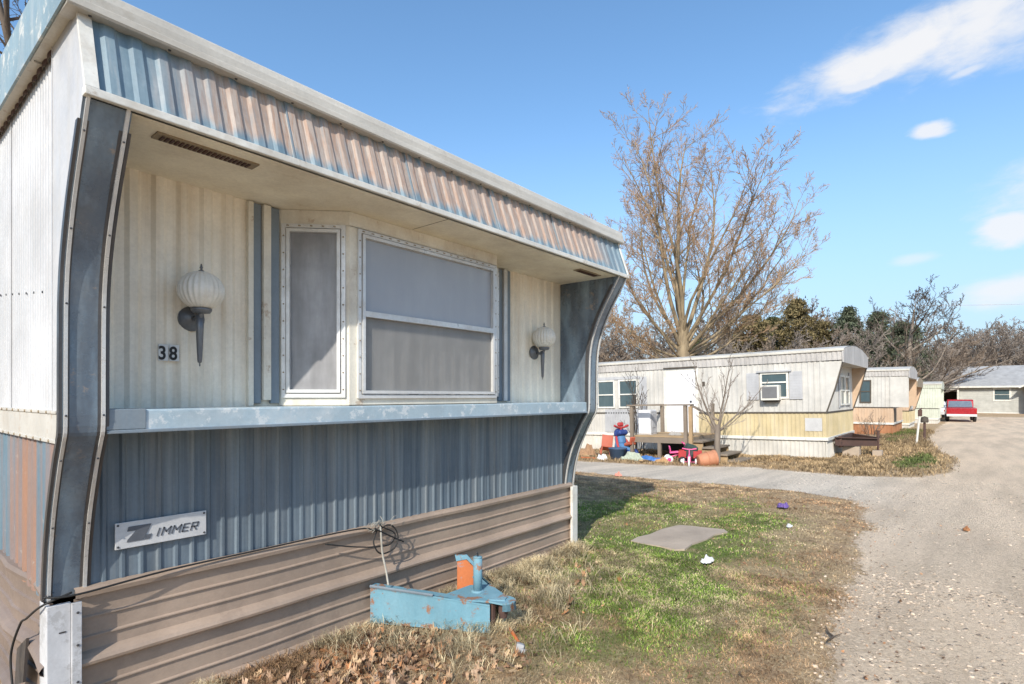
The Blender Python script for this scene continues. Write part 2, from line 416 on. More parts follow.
# cheek plate that closes the curved front on the left
def cheek(x, th, yback, sgn, zlo=.66):
    pts = [(x, y+.004, z) for y, z in PS if z >= zlo] + [(x, yback, zlo), (x, yback, 2.775)]
    m = MB(); m.poly(pts, (th*sgn, 0, 0)); return m
m = cheek(.616, .012, 3.12, 1, 1.43); m.poly([(.616,2.622,2.775),(.616,2.735,3.12),(.616,3.12,3.22),(.616,3.12,2.775)],(.012,0,0)); m.box(.613,.618,3.112,3.122,1.53,3.21); m.build('cheek_panel', W['siding'], home)
m = cheek(4.966, .006, 3.30, -1, .66); m.build('cheek_panel', W['siding'], home)
pts = [(.620, y+.004, z) for y, z in PS if z <= 1.42] + [(.620, 3.32, .665), (.620, 3.32, 1.41)]
m = MB(); m.poly(pts, (.012,0,0)); m.build('lower_cheek_panel', W['rustblue'], home)

# pilasters (curved corner fins): front strip, inner face, trims with rivets
def pilaster(x0, x1, inner, matp):
    m = MB()
    for i in range(len(PS)-1):
        (ya, za), (yb, zb) = PS[i], PS[i+1]
        m.add([(x0,ya,za),(x1,ya,za),(x1,yb,zb),(x0,yb,zb)], [(0,1,2,3)])
    o = m.build('pilaster', matp, home, smooth=True)
    m = MB()
    pts = [(inner, y+.006, z) for y, z in PS] + [(inner, 3.30, .665), (inner, 3.30, 2.75)]
    m.poly(pts, ((.006 if inner < 2 else -.006),0,0)); m.build('inner_face', matp, o)
    for xe, w in ((x0+.014, .004), (x1-.008, -.006)):
        m = MB(); xa, xb = sorted((xe, xe+w)); q = []
        xa -= .004; xb += .004
        for i in range(len(PS)-1):
            (ya, za), (yb, zb) = PS[i], PS[i+1]; d = .013
            m.add([(xa,ya-d,za),(xb,ya-d,za),(xb,yb-d,zb),(xa,yb-d,zb),(xa,ya+.03,za),(xb,ya+.03,za),(xb,yb+.03,zb),(xa,yb+.03,zb)],
                  [(0,1,2,3),(0,3,7,4),(1,5,6,2)])
            # dark outer groove
        m.use(1); xm = (xa+xb)/2
        for i in range(4, len(PS)-2, 9):
            y, z = PS[i]; m.lathe([(.005,0),(.004,-.003),(.001,-.004)], (xm, y-.013, z), 8, 'y')
        m.build('edge_trim', [W['brightmetal'], W['darkmetal']], o)
    xg = x0+.034 if inner > 2 else x0+.03
    return o
pl = pilaster(.612, .772, .772, W['bluepanel'])
pr_ = pilaster(4.80, 4.972, 4.803, W['bluepanel'])
# dark weather strip running beside the trims
for x in (.611, .636, .748, .779, 4.79, 4.943):
    m = MB()
    for i in range(3, len(PS)-1):
        (ya, za), (yb, zb) = PS[i], PS[i+1]
        m.add([(x-.006,ya-.002,za),(x+.006,ya-.002,za),(x+.006,yb-.002,zb),(x-.006,yb-.002,zb),(x-.006,ya+.03,za),(x+.006,ya+.03,za),(x+.006,yb+.03,zb),(x-.006,yb+.03,zb)], [(0,1,2,3),(0,3,7,4),(1,5,6,2)])
    m.build('seal_strip', W['darkmetal'], home)

# upper front wall with broad soft ribs, lower front wall with sharp ribs
mb = MB(); mb.sheet(ribs(.815, .118, .014, .30, .17), (.776, 3.302, 1.535), (1,0,0), (0,0,1.225), (0,-1,0))
fw = mb.build('front_wall', W['siding_cream'], home)
mb = MB(); mb.sheet(ribs(.81, .118, .014, .30, .17), (4.0, 3.302, 1.535), (1,0,0), (0,0,1.225), (0,-1,0)); mb.build('front_wall', W['siding_cream'], home)
mb = MB(); mb.box(.775, 4.81, 3.306, 3.33, .64, 2.76); mb.build('wall_core', W['siding_cream'], home)
mb = MB(); mb.box(1.548,1.580,3.268,3.31,1.54,2.745,.004); mb.build('corner_batten', W['trimcream'], home)
for xa in (1.582, 3.80):
    for i, (a, b, mm, y0) in enumerate(((0,.055,'grayblue',3.284),(.055,.105,'trimcream',3.262),(.105,.165,'grayblue',3.28))):
        if xa > 3: a, b, mm = a+.0, b+.0, ('grayblue','aluminium','grayblue')[i]
        m = MB(); m.box(xa+a, xa+b-.003, y0, 3.305, 1.555 if mm != 'trimcream' else 1.575, 2.745, .005); m.build('batten', W[mm], home)
mb = MB(); mb.sheet(ribs(4.035, .080, .0075, .16, .12, .0), (.776, 3.262, .655), (1,0,0), (0,0,.785), (0,-1,0))
mb.build('lower_front_wall', W['blue'], home)

# sill ledge
mb = MB(); mb.box(.777, 4.795, 2.975, 3.30, 1.437, 1.538, .008)
sl = mb.build('sill_ledge', W['sill'], home)
mb = MB(); mb.box(.777, 4.795, 2.967, 2.985, 1.430, 1.446, .003); mb.box(.775,.93,2.969,3.1,1.448,1.541,.003); mb.build('sill_lip', W['grayblue'], sl)

# soffit, vents, mansard, roof edge
mb = MB(); mb.box(.63, 4.965, 2.625, 3.33, 2.752, 2.772)
so = mb.build('soffit', W['soffit'], home)
m = MB(); m.box(2.55,2.555,2.64,2.99,2.7505,2.7525); m.build('soffit_joint', W['vent'], so)
for x0, x1 in ((.90,1.35),(4.30,4.66)):
    m = MB(); m.box(x0,x1,2.735,2.815,2.744,2.7515); m.use(1)
    for i in range(int((x1-x0-.05)/.02)): m.box(x0+.025+i*.02, x0+.035+i*.02, 2.752, 2.80, 2.738, 2.745)
    m.build('soffit_vent', [W['vent'], W['rust']], so)
mb = MB()
prof = ribs(4.315, .098, .011, .34, .16)
d = Vector((0, .113, .335)); nn = Vector((0,-.335,.113)).normalized()
mb.sheet(prof, (.65, 2.622, 2.785), (1,0,0), d, nn)
mz = mb.build('mansard', W['mansard'], home)
for xs in (1.47, 2.25, 3.03, 3.81):
    m = MB(); m.sheet([(0,0),(0,.0125),(.006,.0125),(.006,0)], (xs, 2.622, 2.785), (1,0,0), d, nn); m.build('panel_seam', W['grayblue'], mz)
mb = MB(); mb.sheet([(0,0),(0,.018),(.046,.018),(.046,0)], (.612, 2.622, 2.78), (1,0,0), d*1.03, nn)
mb.build('mansard_end_trim', W['trimwhite'], home); mb = MB()
mb.sheet([(0,0),(0,.02),(.03,.02),(.03,0)], (4.945, 2.622, 2.78), (1,0,0), d*1.03, nn)
mb.build('mansard_end_trim', W['trimwhite'], home)
mb = MB(); mb.box(.611, 4.978, 2.604, 2.645, 2.752, 2.786, .004); mb.build('drip_edge', W['trimwhite'], home)
# roof edge cap on the front: a light band above a small underside, two pressed lines
mb = MB()
cap = [(2.80,3.112),(2.672,3.105),(2.666,3.113),(2.669,3.140),(2.674,3.144),(2.674,3.178),(2.680,3.182),(2.686,3.212),(2.705,3.228),(2.80,3.236),(3.3,3.25)]
for i in range(len(cap)-1):
    (ya,za),(yb,zb) = cap[i], cap[i+1]; mb.add([(.571,ya,za),(4.985,ya,za),(4.985,yb,zb),(.571,yb,zb)],[(0,1,2,3)])
for x in (.571, 4.985): mb.add([(x,y,z) for y,z in cap]+[(x,3.3,3.112)],[tuple(range(len(cap)+1))])
mb.use(1)
for i in range(16): mb.lathe([(.007,0),(.006,-.004),(.001,-.006)], (.65+i*.285, 2.70, 3.1065), 8, 'z')
rc = mb.build('roof_edge', [W['roofcap'], W['darkmetal']], home)
# roof side edge on the left: blue board, beige underside
mb = MB(); mb.poly([(.560,2.672,3.118),(.560,YB,3.118),(.560,YB,3.38),(.560,2.95,3.37),(.560,2.69,3.24)],(.010,0,0)); mb.build('roof_side_board', W['roofblue'], home)
mb = MB(); mb.box(.572,.70,2.82,YB,3.13,3.15); mb.build('roof_underside', W['trimcream'], home)
mb = MB()
pr2 = [(0,0)]
for i in range(120): pr2 += [(i*.1, 0), (i*.1+.02,.007), (i*.1+.05,.009), (i*.1+.08,.006)]
mb.sheet(pr2, (.620, 3.13, 3.10), (0,1,0), (0,0,.028), (-1,0,0)); mb.build('scalloped_seal', W['rust'], home)
mb = MB()
arc = [(.585+(4.985-.585)*i/24, 3.25 + .12*math.sin(math.pi*i/24)) for i in range(25)]
for i in range(24):
    (xa,za),(xb,zb) = arc[i], arc[i+1]; mb.add([(xa,3.3,za),(xb,3.3,zb),(xb,YB,zb),(xa,YB,za)],[(0,1,2,3)])
mb.add([(x,3.3,z) for x,z in arc]+[(4.985,3.3,3.12),(.585,3.3,3.12)],[tuple(range(27))])
mb.build('roof', W['roofcap'], home)
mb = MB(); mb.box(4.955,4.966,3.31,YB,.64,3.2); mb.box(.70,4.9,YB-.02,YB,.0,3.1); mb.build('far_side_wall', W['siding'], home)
mb = MB(); mb.box(4.975,4.984,2.75,YB,3.10,3.245); mb.build('roof_side_board', W['roofblue'], home)

# bay window
bay = home
def obj_plane(p0, p1):      # frame helper along a vertical plane between two ground points
    p0 = Vector((p0[0],p0[1],0)); p1 = Vector((p1[0],p1[1],0)); u = (p1-p0); L = u.length; u.normalize(); n = Vector((u.y,-u.x,0))
    return p0, u, n, L
def pbox(m, fr, a, b, z0, z1, d0, d1):   # box on plane: along a..b, height z0..z1, outward d0..d1
    p0, u, n, L = fr
    vs = []
    for z in (z0, z1):
        for (s, d) in ((a,d1),(b,d1),(b,d0),(a,d0)):
            q = p0 + u*s + n*d; vs.append((q.x,q.y,z))
    m.add(vs, [(3,2,1,0),(4,5,6,7),(0,1,5,4),(1,2,6,5),(2,3,7,6),(3,0,4,7)])
FA = obj_plane((1.75,3.30),(2.05,3.0)); FB = obj_plane((2.05,3.0),(3.45,3.0)); FC = obj_plane((3.45,3.0),(3.75,3.30))
m = MB()
for fr in (FA, FB, FC):
    L = fr[3]
    pbox(m, fr, 0, L, 1.54, 1.60, -.03, 0); pbox(m, fr, 0, L, 2.66, 2.75, -.03, 0)
    pbox(m, fr, 0, .06, 1.60, 2.66, -.03, 0); pbox(m, fr, L-.06, L, 1.60, 2.66, -.03, 0)
for a, b in ((1.75,3.30),): pass
casing = m.build('bay_casing', W['trimcream'], bay)
m = MB(); m.poly([(1.75,3.30,2.66),(2.05,3.0,2.66),(3.45,3.0,2.66),(3.75,3.30,2.66)], (0,0,.004)); m.build('bay_head', W['trimcream'], home); m = MB(); m.poly([(1.75,3.30,1.541),(2.05,3.0,1.541),(3.45,3.0,1.541),(3.75,3.30,1.541)], (0,0,.004)); m.build('bay_base', W['trimcream'], bay)
def window(fr, rail, pu, pl_, a0, a1, z0, z1):
    L = fr[3]; m = MB(); d = .016; w = .024
    pbox(m, fr, a0, a1, z0, z0+w, 0, d); pbox(m, fr, a0, a1, z1-w, z1, 0, d)
    pbox(m, fr, a0, a0+w, z0+w, z1-w, 0, d); pbox(m, fr, a1-w, a1, z0+w, z1-w, 0, d)
    # inner raised frame
    e = w+.006; i = .02
    pbox(m, fr, a0+e, a1-e, z0+e, z0+e+i, -.012, .024); pbox(m, fr, a0+e, a1-e, z1-e-i, z1-e, -.012, .024)
    pbox(m, fr, a0+e, a0+e+i, z0+e+i, z1-e-i, -.012, .024); pbox(m, fr, a1-e-i, a1-e, z0+e+i, z1-e-i, -.012, .024)
    if rail: pbox(m, fr, a0+e+i, a1-e-i, rail-.018, rail+.018, -.012, .028)
    m.use(1); n = int((z1-z0)/.105)
    for k in range(n):
        for a in (a0+w/2, a1-w/2):
            q = fr[0] + fr[1]*a + fr[2]*d
            m.obox((q.x,q.y,z0+.05+k*.105), (.0075,.0075,.0075))
    for k in range(int((a1-a0)/.07)):
        q = fr[0] + fr[1]*(a0+.04+k*.07) + fr[2]*d; m.obox((q.x,q.y,z1-w/2), (.018,.008,.006))
    f = m.build('window_frame', [W['aluminium'], W['vent']], bay)
    m = MB(); e2 = e+i
    if rail:
        pbox(m, fr, a0+e2, a1-e2, rail, z1-e2, -.010, -.004); m.build('upper_pane', pu, f)
        m = MB(); pbox(m, fr, a0+e2, a1-e2, z0+e2, rail, -.010, -.002); m.build('lower_pane', pl_, f)
    else:
        pbox(m, fr, a0+e2, a1-e2, z0+e2, z1-e2, -.010, -.003); m.build('pane', pu, f)
    return f
window(FA, None, W['pane_side'], None, .02, FA[3]-.022, 1.59, 2.66)
window(FB, 2.122, W['pane_up'], W['pane_low'], .055, FB[3]-.02, 1.585, 2.655)
window(FC, None, W['pane_side'], None, .045, FC[3]-.035, 1.595, 2.655)

# behind the panes: curtain folds and a dark sheet painted as the unlit room's shade
m = MB(); m.box(1.80,3.70,3.292,3.300,1.56,2.70); m.build('room_backing', plain('unlit_room_tone',(.05,.048,.045),.9), home)
m = MB()
cpts = [(2.10+1.30*i/160, 3.085+.022*math.sin(i*.42)+.012*math.sin(i*.97+1)) for i in range(161)]
for i in range(160):
    if 62 < i < 70: continue
    (xa,ya),(xb,yb)=cpts[i],cpts[i+1]; m.add([(xa,ya,1.60),(xb,yb,1.60),(xb,yb,2.64),(xa,ya,2.64)],[(0,1,2,3)])
m.build('curtain', plain('grey_curtain',(.52,.51,.49),.9), home, True)
# skirting: ribbed brown metal, front and left
def skirt_profile():
    p = [(3.256,.700),(3.226,.694),(3.214,.676),(3.218,.655),(3.248,.648),(3.25,.648)]
    for zb in (.648, .312):
        p += [(3.250,zb-.09),(3.239,zb-.096),(3.239,zb-.102),(3.250,zb-.106),(3.250,zb-.185),(3.239,zb-.191),(3.239,zb-.197),(3.250,zb-.201),(3.250,zb-.258),
              (3.232,zb-.266),(3.210,zb-.282),(3.200,zb-.298),(3.203,zb-.312),(3.220,zb-.324),(3.25,zb-.328),(3.25,zb-.336)]
    p += [(3.25,-.06)]
    return p
SP = skirt_profile()
mb = MB()
nx = 24
for j in range(nx):
    xa = .72+(4.90-.72)*j/nx; xb = .72+(4.90-.72)*(j+1)/nx
    wa = .006*math.sin(xa*3.1)+.004*math.sin(xa*7); wb = .006*math.sin(xb*3.1)+.004*math.sin(xb*7)
    for i in range(len(SP)-1):
        (ya,za),(yb,zb) = SP[i],SP[i+1]
        mb.add([(xa,ya+wa,za),(xb,ya+wb,za),(xb,yb+wb,zb),(xa,yb+wa,zb)],[(0,1,2,3)])
mb.build('front_skirting', W['skirt'], home)
mb = MB(); ny = 60
for j in range(ny):
    ya_ = 3.25+(YB-3.25)*j/ny; yb_ = 3.25+(YB-3.25)*(j+1)/ny
    for i in range(len(SP)-1):
        wa = .014*math.sin(ya_*4.0)+.01*math.sin(ya_*9.1); wb = .014*math.sin(yb_*4.0)+.01*math.sin(yb_*9.1)
        (a,za),(b,zb) = SP[i],SP[i+1]
        mb.add([(.647+(a-3.25)+wa,ya_,za),(.647+(a-3.25)+wb,yb_,za),(.647+(b-3.25)+wb,yb_,zb),(.647+(b-3.25)+wa,ya_,zb)],[(0,1,2,3)])
ssk = mb.build('side_skirting', W['skirtside'], home)
m = MB(); m.poly([(.612,3.62,.40),(.606,3.80,.30),(.602,3.84,.10),(.606,3.66,.17)],(.012,0,0)); vo_ = m.build('skirting_vent', W['darkmetal'], ssk)
mb = MB(); mb.box(4.90, 4.955, 3.24, YB, -.1, .655); mb.build('far_side_skirting', W['skirt'], home)
mb = MB(); mb.box(.612,.70,3.203,3.222,-.08,.652,.003); mb.box(.612,.628,3.222,3.34,-.08,.652,.003); mb.box(.70,.738,3.190,3.205,-.08,.648,.002)
mb.use(1)
for z in (.12,.28,.45,.60): mb.lathe([(.006,0),(.005,-.004),(.001,-.005)], (.722,3.190,z), 8, 'y')
mb.box(.655,.68,3.2005,3.204,.52,.526)
cp = mb.build('corner_post', [W['post'], W['darkmetal']], home)
mb = MB(); mb.box(4.87,4.97,3.20,3.226,-.08,.66,.004); mb.box(4.95,4.97,3.226,3.34,-.08,.66,.004); mb.build('corner_post', W['trimwhite'], home)

# sign plate with lettering, number tiles
mb = MB(); mb.box(.88,1.302,3.236,3.2435,.845,.975,.002); mb.use(1)
for x in (.892,1.29):
    for z in (.857,.963): mb.lathe([(.006,0),(.005,-.003),(.001,-.004)], (x,3.236,z), 8, 'y')
sp_ = mb.build('sign_plate', [W['plate'], W['darkmetal']], home)
def text_mesh(name, body, size, loc, mat, parent, shear=0.0, offset=0.0, xs=1.0, rotz=0.0, spc=1.0):
    cu = bpy.data.curves.new(name, 'FONT'); cu.body = body; cu.size = size; cu.shear = shear; cu.offset = offset; cu.extrude = .0012; cu.space_character = spc
    t = bpy.data.objects.new(name, cu); COL.objects.link(t)
    bpy.context.view_layer.update()
    me = bpy.data.meshes.new_from_object(t.evaluated_get(bpy.context.evaluated_depsgraph_get()))
    bpy.data.objects.remove(t)
    M = Matrix.Rotation(R(90), 4, 'X') @ Matrix.Diagonal((xs,1,1,1)); me.transform(M)
    off = wloc(parent) if parent else Vector((0,0,0))
    me.transform(Matrix.Translation(Vector(loc) - off))
    me.materials.clear(); me.materials.append(mat)
    o = bpy.data.objects.new(name, me); COL.objects.link(o); o.parent = parent; return o
def stroke_letter(m, ch, x, z, w, h, t, sh):
    S = {'I':[((.5,0),(.5,1))], 'M':[((0,0),(0,1)),((1,0),(1,1)),((0,1),(.5,.42)),((1,1),(.5,.42))], 'E':[((0,0),(0,1)),((0,0),(1,0)),((0,.5),(.85,.5)),((0,1),(1,1))],
         'R':[((0,0),(0,1)),((0,1),(1,1)),((1,1),(1,.48)),((0,.48),(1,.48)),((.45,.48),(1,0))]}[ch]
    for (a, b) in S:
        p = Vector((x+a[0]*w+sh*a[1]*h, 0, z+a[1]*h)); q = Vector((x+b[0]*w+sh*b[1]*h, 0, z+b[1]*h)); d = (q-p).normalized(); n = Vector((-d.z,0,d.x))*t/2; e = d*t*.35
        m.poly([(v.x,3.2352,v.z) for v in (p-n-e,q-n+e,q+n+e,p+n-e)], (0,-.002,0))
m = MB(); xx = 1.058
for ch, w in (('I',.008),('M',.034),('M',.034),('E',.025),('R',.027)):
    stroke_letter(m, ch, xx, .8825, w, .037, .0068, .33); xx += w+.0155
m.build('lettering', W['signblack'], sp_)
m = MB()
zp = [(.0,.115),(.012,.147),(.105,.147),(.098,.128),(.086,.052),(.098,.052),(.100,.062),(.112,.062),(.107,.036),(.004,.036),(.012,.058),(.033,.100),(.018,.100),(.012,.115)]
zp = [(.000,.100),(.010,.090),(.022,.094),(.026,.082),(.036,.082),(.012,.034),(.008,.018),(.082,.018),(.090,.036),(.116,.036),(.120,.052),(.104,.056),(.098,.044),(.092,.050),(.108,.108),(.006,.108)]
zp = [(.056,.024),(.156,.024),(.122,.100),(.048,.100),(.052,.088),(.088,.047),(.050,.047)]
m.poly([(.88+u, 3.2352, .975-v) for u, v in zp], (0,-.0022,0)); m.poly([(.88+u, 3.2352, .975-v) for u, v in [(.134,.076),(.158,.076),(.150,.100),(.126,.100)]], (0,-.0022,0)); m.build('lettering', W['signblack'], sp_)
for i, ch in enumerate('38'):
    m = MB(); x = 1.083+i*.052; m.box(x, x+.047, 3.279, 3.2835, 1.785, 1.872, .001)
    nt = m.build('number_tile', W['numwhite'], home)
    text_mesh('lettering', ch, .098, (x-.002,3.2782,1.793), W['numblack'], nt, 0, .0025, .80)

# globe wall lamps
def wall_lamp(x, label):
    t = thing('wall_lamp', label, 'wall lamp', (x, 3.288, 2.02), group='globe lamps on the front wall')
    m = MB(); m.lathe([(.001,-.034),(.022,-.034),(.028,-.026),(.048,-.022),(.052,-.012),(.066,-.008),(.068,.004)], (0,0,0), 24, 'y'); m.build('wall_bracket', W['lampmetal'], t, True, local=True)
    m = MB(); m.tube([(0,-.03,0),(0,-.075,-.012),(.004,-.112,.004),(.005,-.118,.03)], [.014,.013,.013,.016], 10)
    m.lathe([(.018,.018),(.042,.022),(.05,.034),(.052,.044),(.044,.046)], (.005,-.118,0), 20); m.build('arm', W['lampmetal'], t, True, local=True)
    prof = [(.040,.045)]
    for i in range(1, 16):
        a = math.pi*(.12 + .88*i/16); prof.append((.115*math.sin(a), .14-.103*math.cos(a)))
    prof.append((.008,.244))
    m = MB(); m.lathe(prof, (.005,-.118,0), 168, 'z', 24, -.07); m.build('globe', W['globe'], t, True, local=True)
    m = MB(); m.lathe([(.014,.241),(.014,.247),(.006,.25),(.005,.258),(.009,.262),(.006,.268),(.003,.282),(.001,.284)], (.005,-.118,0), 12); m.build('finial', W['lampmetal'], t, True, local=True)
    m = MB(); m.lathe([(.001,-.262),(.004,-.258),(.003,-.245),(.010,-.24),(.012,-.225),(.019,-.06),(.021,.012)], (.004,-.10,0), 16); m.build('handle', W['lampmetal'], t, True, local=True)
wall_lamp(1.245, 'larger-looking ribbed globe lamp above the number 38 on the cream front wall')
wall_lamp(4.33, 'ribbed globe lamp right of the bay window, near the far blue fin')

# ================================================================== cables, tongue, litter by the home
def wire(name, pts, r, mat, label, cat, n=6):
    P = [Vector(p) for p in pts]; out = []
    for i in range(len(P)-1):
        p0=P[max(0,i-1)];p1=P[i];p2=P[i+1];p3=P[min(len(P)-1,i+2)]
        for j in range(8):
            t=j/8; out.append(.5*((2*p1)+(p2-p0)*t+(2*p0-5*p1+4*p2-p3)*t*t+(3*p1-p0-3*p2+p3)*t**3))
    out.append(P[-1]); m = MB(); m.tube(out, r, n); o = m.build(name, mat, None, True); return tag(o, label, cat)
lp = [(2.46+.105*math.cos(a), 3.165+.01*math.sin(3*a), .60+.10*math.sin(a)) for a in [math.pi*(.75-.25*k) for k in range(9)]]
wire('cable', [(.60,3.20,.70),(.72,3.17,.69),(1.1,3.20,.703),(1.6,3.204,.705),(2.05,3.20,.708),(2.3,3.19,.70)]+lp+[(2.36,3.15,.69),(2.45,3.15,.64),(2.62,3.17,.55)], .0055, W['black'], 'black cable along the top of the brown skirting ending in a loose coil', 'cable')
wire('cable', [(2.0,3.19,.655),(2.2,3.17,.60),(2.38,3.16,.565),(2.5,3.165,.56),(2.55,3.18,.62),(2.43,3.16,.69),(2.40,3.15,.71)], .005, W['black'], 'short loop of black cable drooping over the skirting above the hitch', 'cable')
wire('cable', [(.70,3.19,.70),(.60,3.22,.66),(.585,3.45,.55),(.585,3.6,.48),(.57,3.72,.30),(.57,3.66,.1),(.56,3.7,.0)], .0055, W['black'], 'black cable hanging down the left side past the white corner post', 'cable')
wire('rope', [(2.415,3.175,.72),(2.405,3.15,.66),(2.41,3.14,.52),(2.425,3.12,.40),(2.43,3.10,.30)], 0.007, W['rope'], 'pale frayed rope hanging from the cable coil down to the blue hitch', 'rope')
m = MB()
for i in range(30):
    a=rng.random()*6.28; b=rng.uniform(-1,1); L=rng.uniform(.02,.055)
    c=Vector((2.40+rng.gauss(0,.05),3.165+rng.gauss(0,.012),.715+rng.gauss(0,.016)))
    dd=Vector((math.cos(a),.3*b,.5*math.sin(a)))*L; m.tube([c-dd,c+Vector((0,0,.008)),c+dd],[.0018,.0025,.0012],4)
tag(m.build('twig_knot', W['rope']), 'small tangle of dry stems caught on the skirting top at the cable coil', 'plant debris')

# blue trailer tongue leaning out from the skirting
ht = thing('trailer_hitch', 'chipped light blue steel trailer hitch with rust lying against the brown skirting', 'trailer hitch', (2.80, 2.75, 0))
def beam(m, a, b, z0a, z1a, z0b, z1b, th, flange, side):
    # channel beam: web between ground points a and b, flanges on the given side
    a=Vector((a[0],a[1],0)); b=Vector((b[0],b[1],0)); u=(b-a).normalized(); n=Vector((u.y,-u.x,0))*side
    def q(p,z,d): r=p+n*d; return (r.x,r.y,z)
    m.add([q(a,z0a,0),q(b,z0b,0),q(b,z1b,0),q(a,z1a,0),q(a,z0a,-th),q(b,z0b,-th),q(b,z1b,-th),q(a,z1a,-th)],[(0,1,2,3),(7,6,5,4),(0,4,5,1),(1,5,6,2),(2,6,7,3),(3,7,4,0)])
    for zA,zB,s in ((z1a,z1b,1),(z0a,z0b,-1)):
        m.add([q(a,zA,.004),q(b,zB,.004),q(b,zB,-flange),q(a,zA,-flange),q(a,zA-th*s,.004),q(b,zB-th*s,.004),q(b,zB-th*s,-flange),q(a,zA-th*s,-flange)],[(0,1,2,3),(7,6,5,4),(0,4,5,1),(1,5,6,2),(2,6,7,3),(3,7,4,0)])
m = MB(); beam(m, (2.365,3.215),(2.775,2.475), .035,.285,.025,.215, .012,.075, 1)
bl = m.build('side_beam', W['hitchblue'], ht)
m = MB(); m.tube([(2.36,3.21,.289),(2.58,2.815,.254)],.010,6); m.build('edge_rail', W['grayblue'], bl)
m = MB(); beam(m, (3.34,3.205),(2.95,2.47), .05,.20,.05,.20, .012,.06, -1); m.build('side_beam', W['hitchblue'], ht)
nose=[(2.86+.075*math.cos(t),2.425+.085*math.sin(t)) for t in [R(-150+k*22) for k in range(9)]]
m = MB(); m.poly([(x,y,.226) for x,y in [(2.60,2.80),(2.775,2.478)]+nose+[(3.03,2.70),(2.92,2.80)]], (0,0,.012))
for k in range(8):
    (xa,ya),(xb,yb)=nose[k],nose[k+1]; m.add([(xa,ya,.232),(xb,yb,.232),(xb,yb,.185),(xa,ya,.185)],[(0,1,2,3),(3,2,1,0)])
m.poly([(x,y,.2385) for x,y in [(2.78,2.49),(2.84,2.40),(2.90,2.43),(3.0,2.69),(2.90,2.74)]], (0,0,.007))
m.build('top_plate', W['hitchblue'], ht)
m = MB(); m.lathe([(.001,.21),(.030,.21),(.034,.16),(.024,.12),(.001,.115)], (2.855,2.425,0), 14); m.box(2.80,2.83,2.47,2.60,.03,.215,.004); m.build('coupler', W['rust'], ht, False)
m = MB(); m.tube([(2.862,2.665,.24),(2.862,2.665,.475)], .031, 20); m.tube([(2.862,2.665,.475),(2.862,2.665,.482)],[.033,.028],20); m.tube([(2.862,2.665,.04),(2.862,2.665,.24)], .024, 14)
m.lathe([(.05,.238),(.046,.246),(.032,.25)],(2.862,2.665,0),18)
m.use(1); m.tube([(2.862,2.665,.48),(2.862,2.665,.505),(2.852,2.662,.515),(2.845,2.66,.503)], .0045, 6)
jk = m.build('jack_tube', [W['hitchblue'], W['darkmetal']], ht, True)
m = MB(); m.poly([(3.085,3.09,.09),(3.185,2.98,.09),(3.185,2.98,.25),(3.12,3.05,.345),(3.085,3.09,.33)], (.009,.011,0)); gs = m.build('gusset_plate', W['rustorange'], ht)
m = MB(); m.poly([(3.075,3.09,.32),(3.13,3.03,.335),(3.20,2.965,.235),(3.205,2.965,.255),(3.135,3.03,.365),(3.07,3.10,.365)], (.014,.017,0)); m.build('gusset_edge', W['hitchblue'], gs)
# small rusty bits right of the hitch
m = MB(); m.tube([(2.95,2.47,.02),(2.91,2.41,.026),(2.85,2.32,.02),(2.80,2.25,.024)],[.009,.012,.012,.008],8); tag(m.build('rusty_bolt', W['rustorange']), 'short orange rusty rod on the straw just right of the blue hitch', 'metal scrap')
m = MB(); m.obox((2.74,2.19,.03),(.055,.05,.04),(.3,.2,.7),.008); m.obox((2.715,2.145,.022),(.04,.035,.03),(.1,.3,.2),.008); tag(m.build('stone', plain('grey_stone',(.38,.38,.38),.9)), 'small grey stone next to the orange rusty rod by the hitch', 'stone')

# stepping slab
m = MB(); pts=[(5.50,2.86),(5.47,2.70),(5.50,2.52),(5.47,2.36),(5.55,2.28),(5.8,2.30),(6.10,2.25),(6.35,2.26),(6.58,2.19),(6.67,2.26),(6.62,2.45),(6.60,2.6),(6.55,2.75),(6.46,2.78),(6.2,2.83),(5.9,2.83),(5.7,2.88)]
m.poly([(x,y,-.03) for x,y in pts],(0,0,.064))
tag(m.build('concrete_slab', W['concrete']), 'flat weathered concrete slab set in the green grass', 'concrete slab')
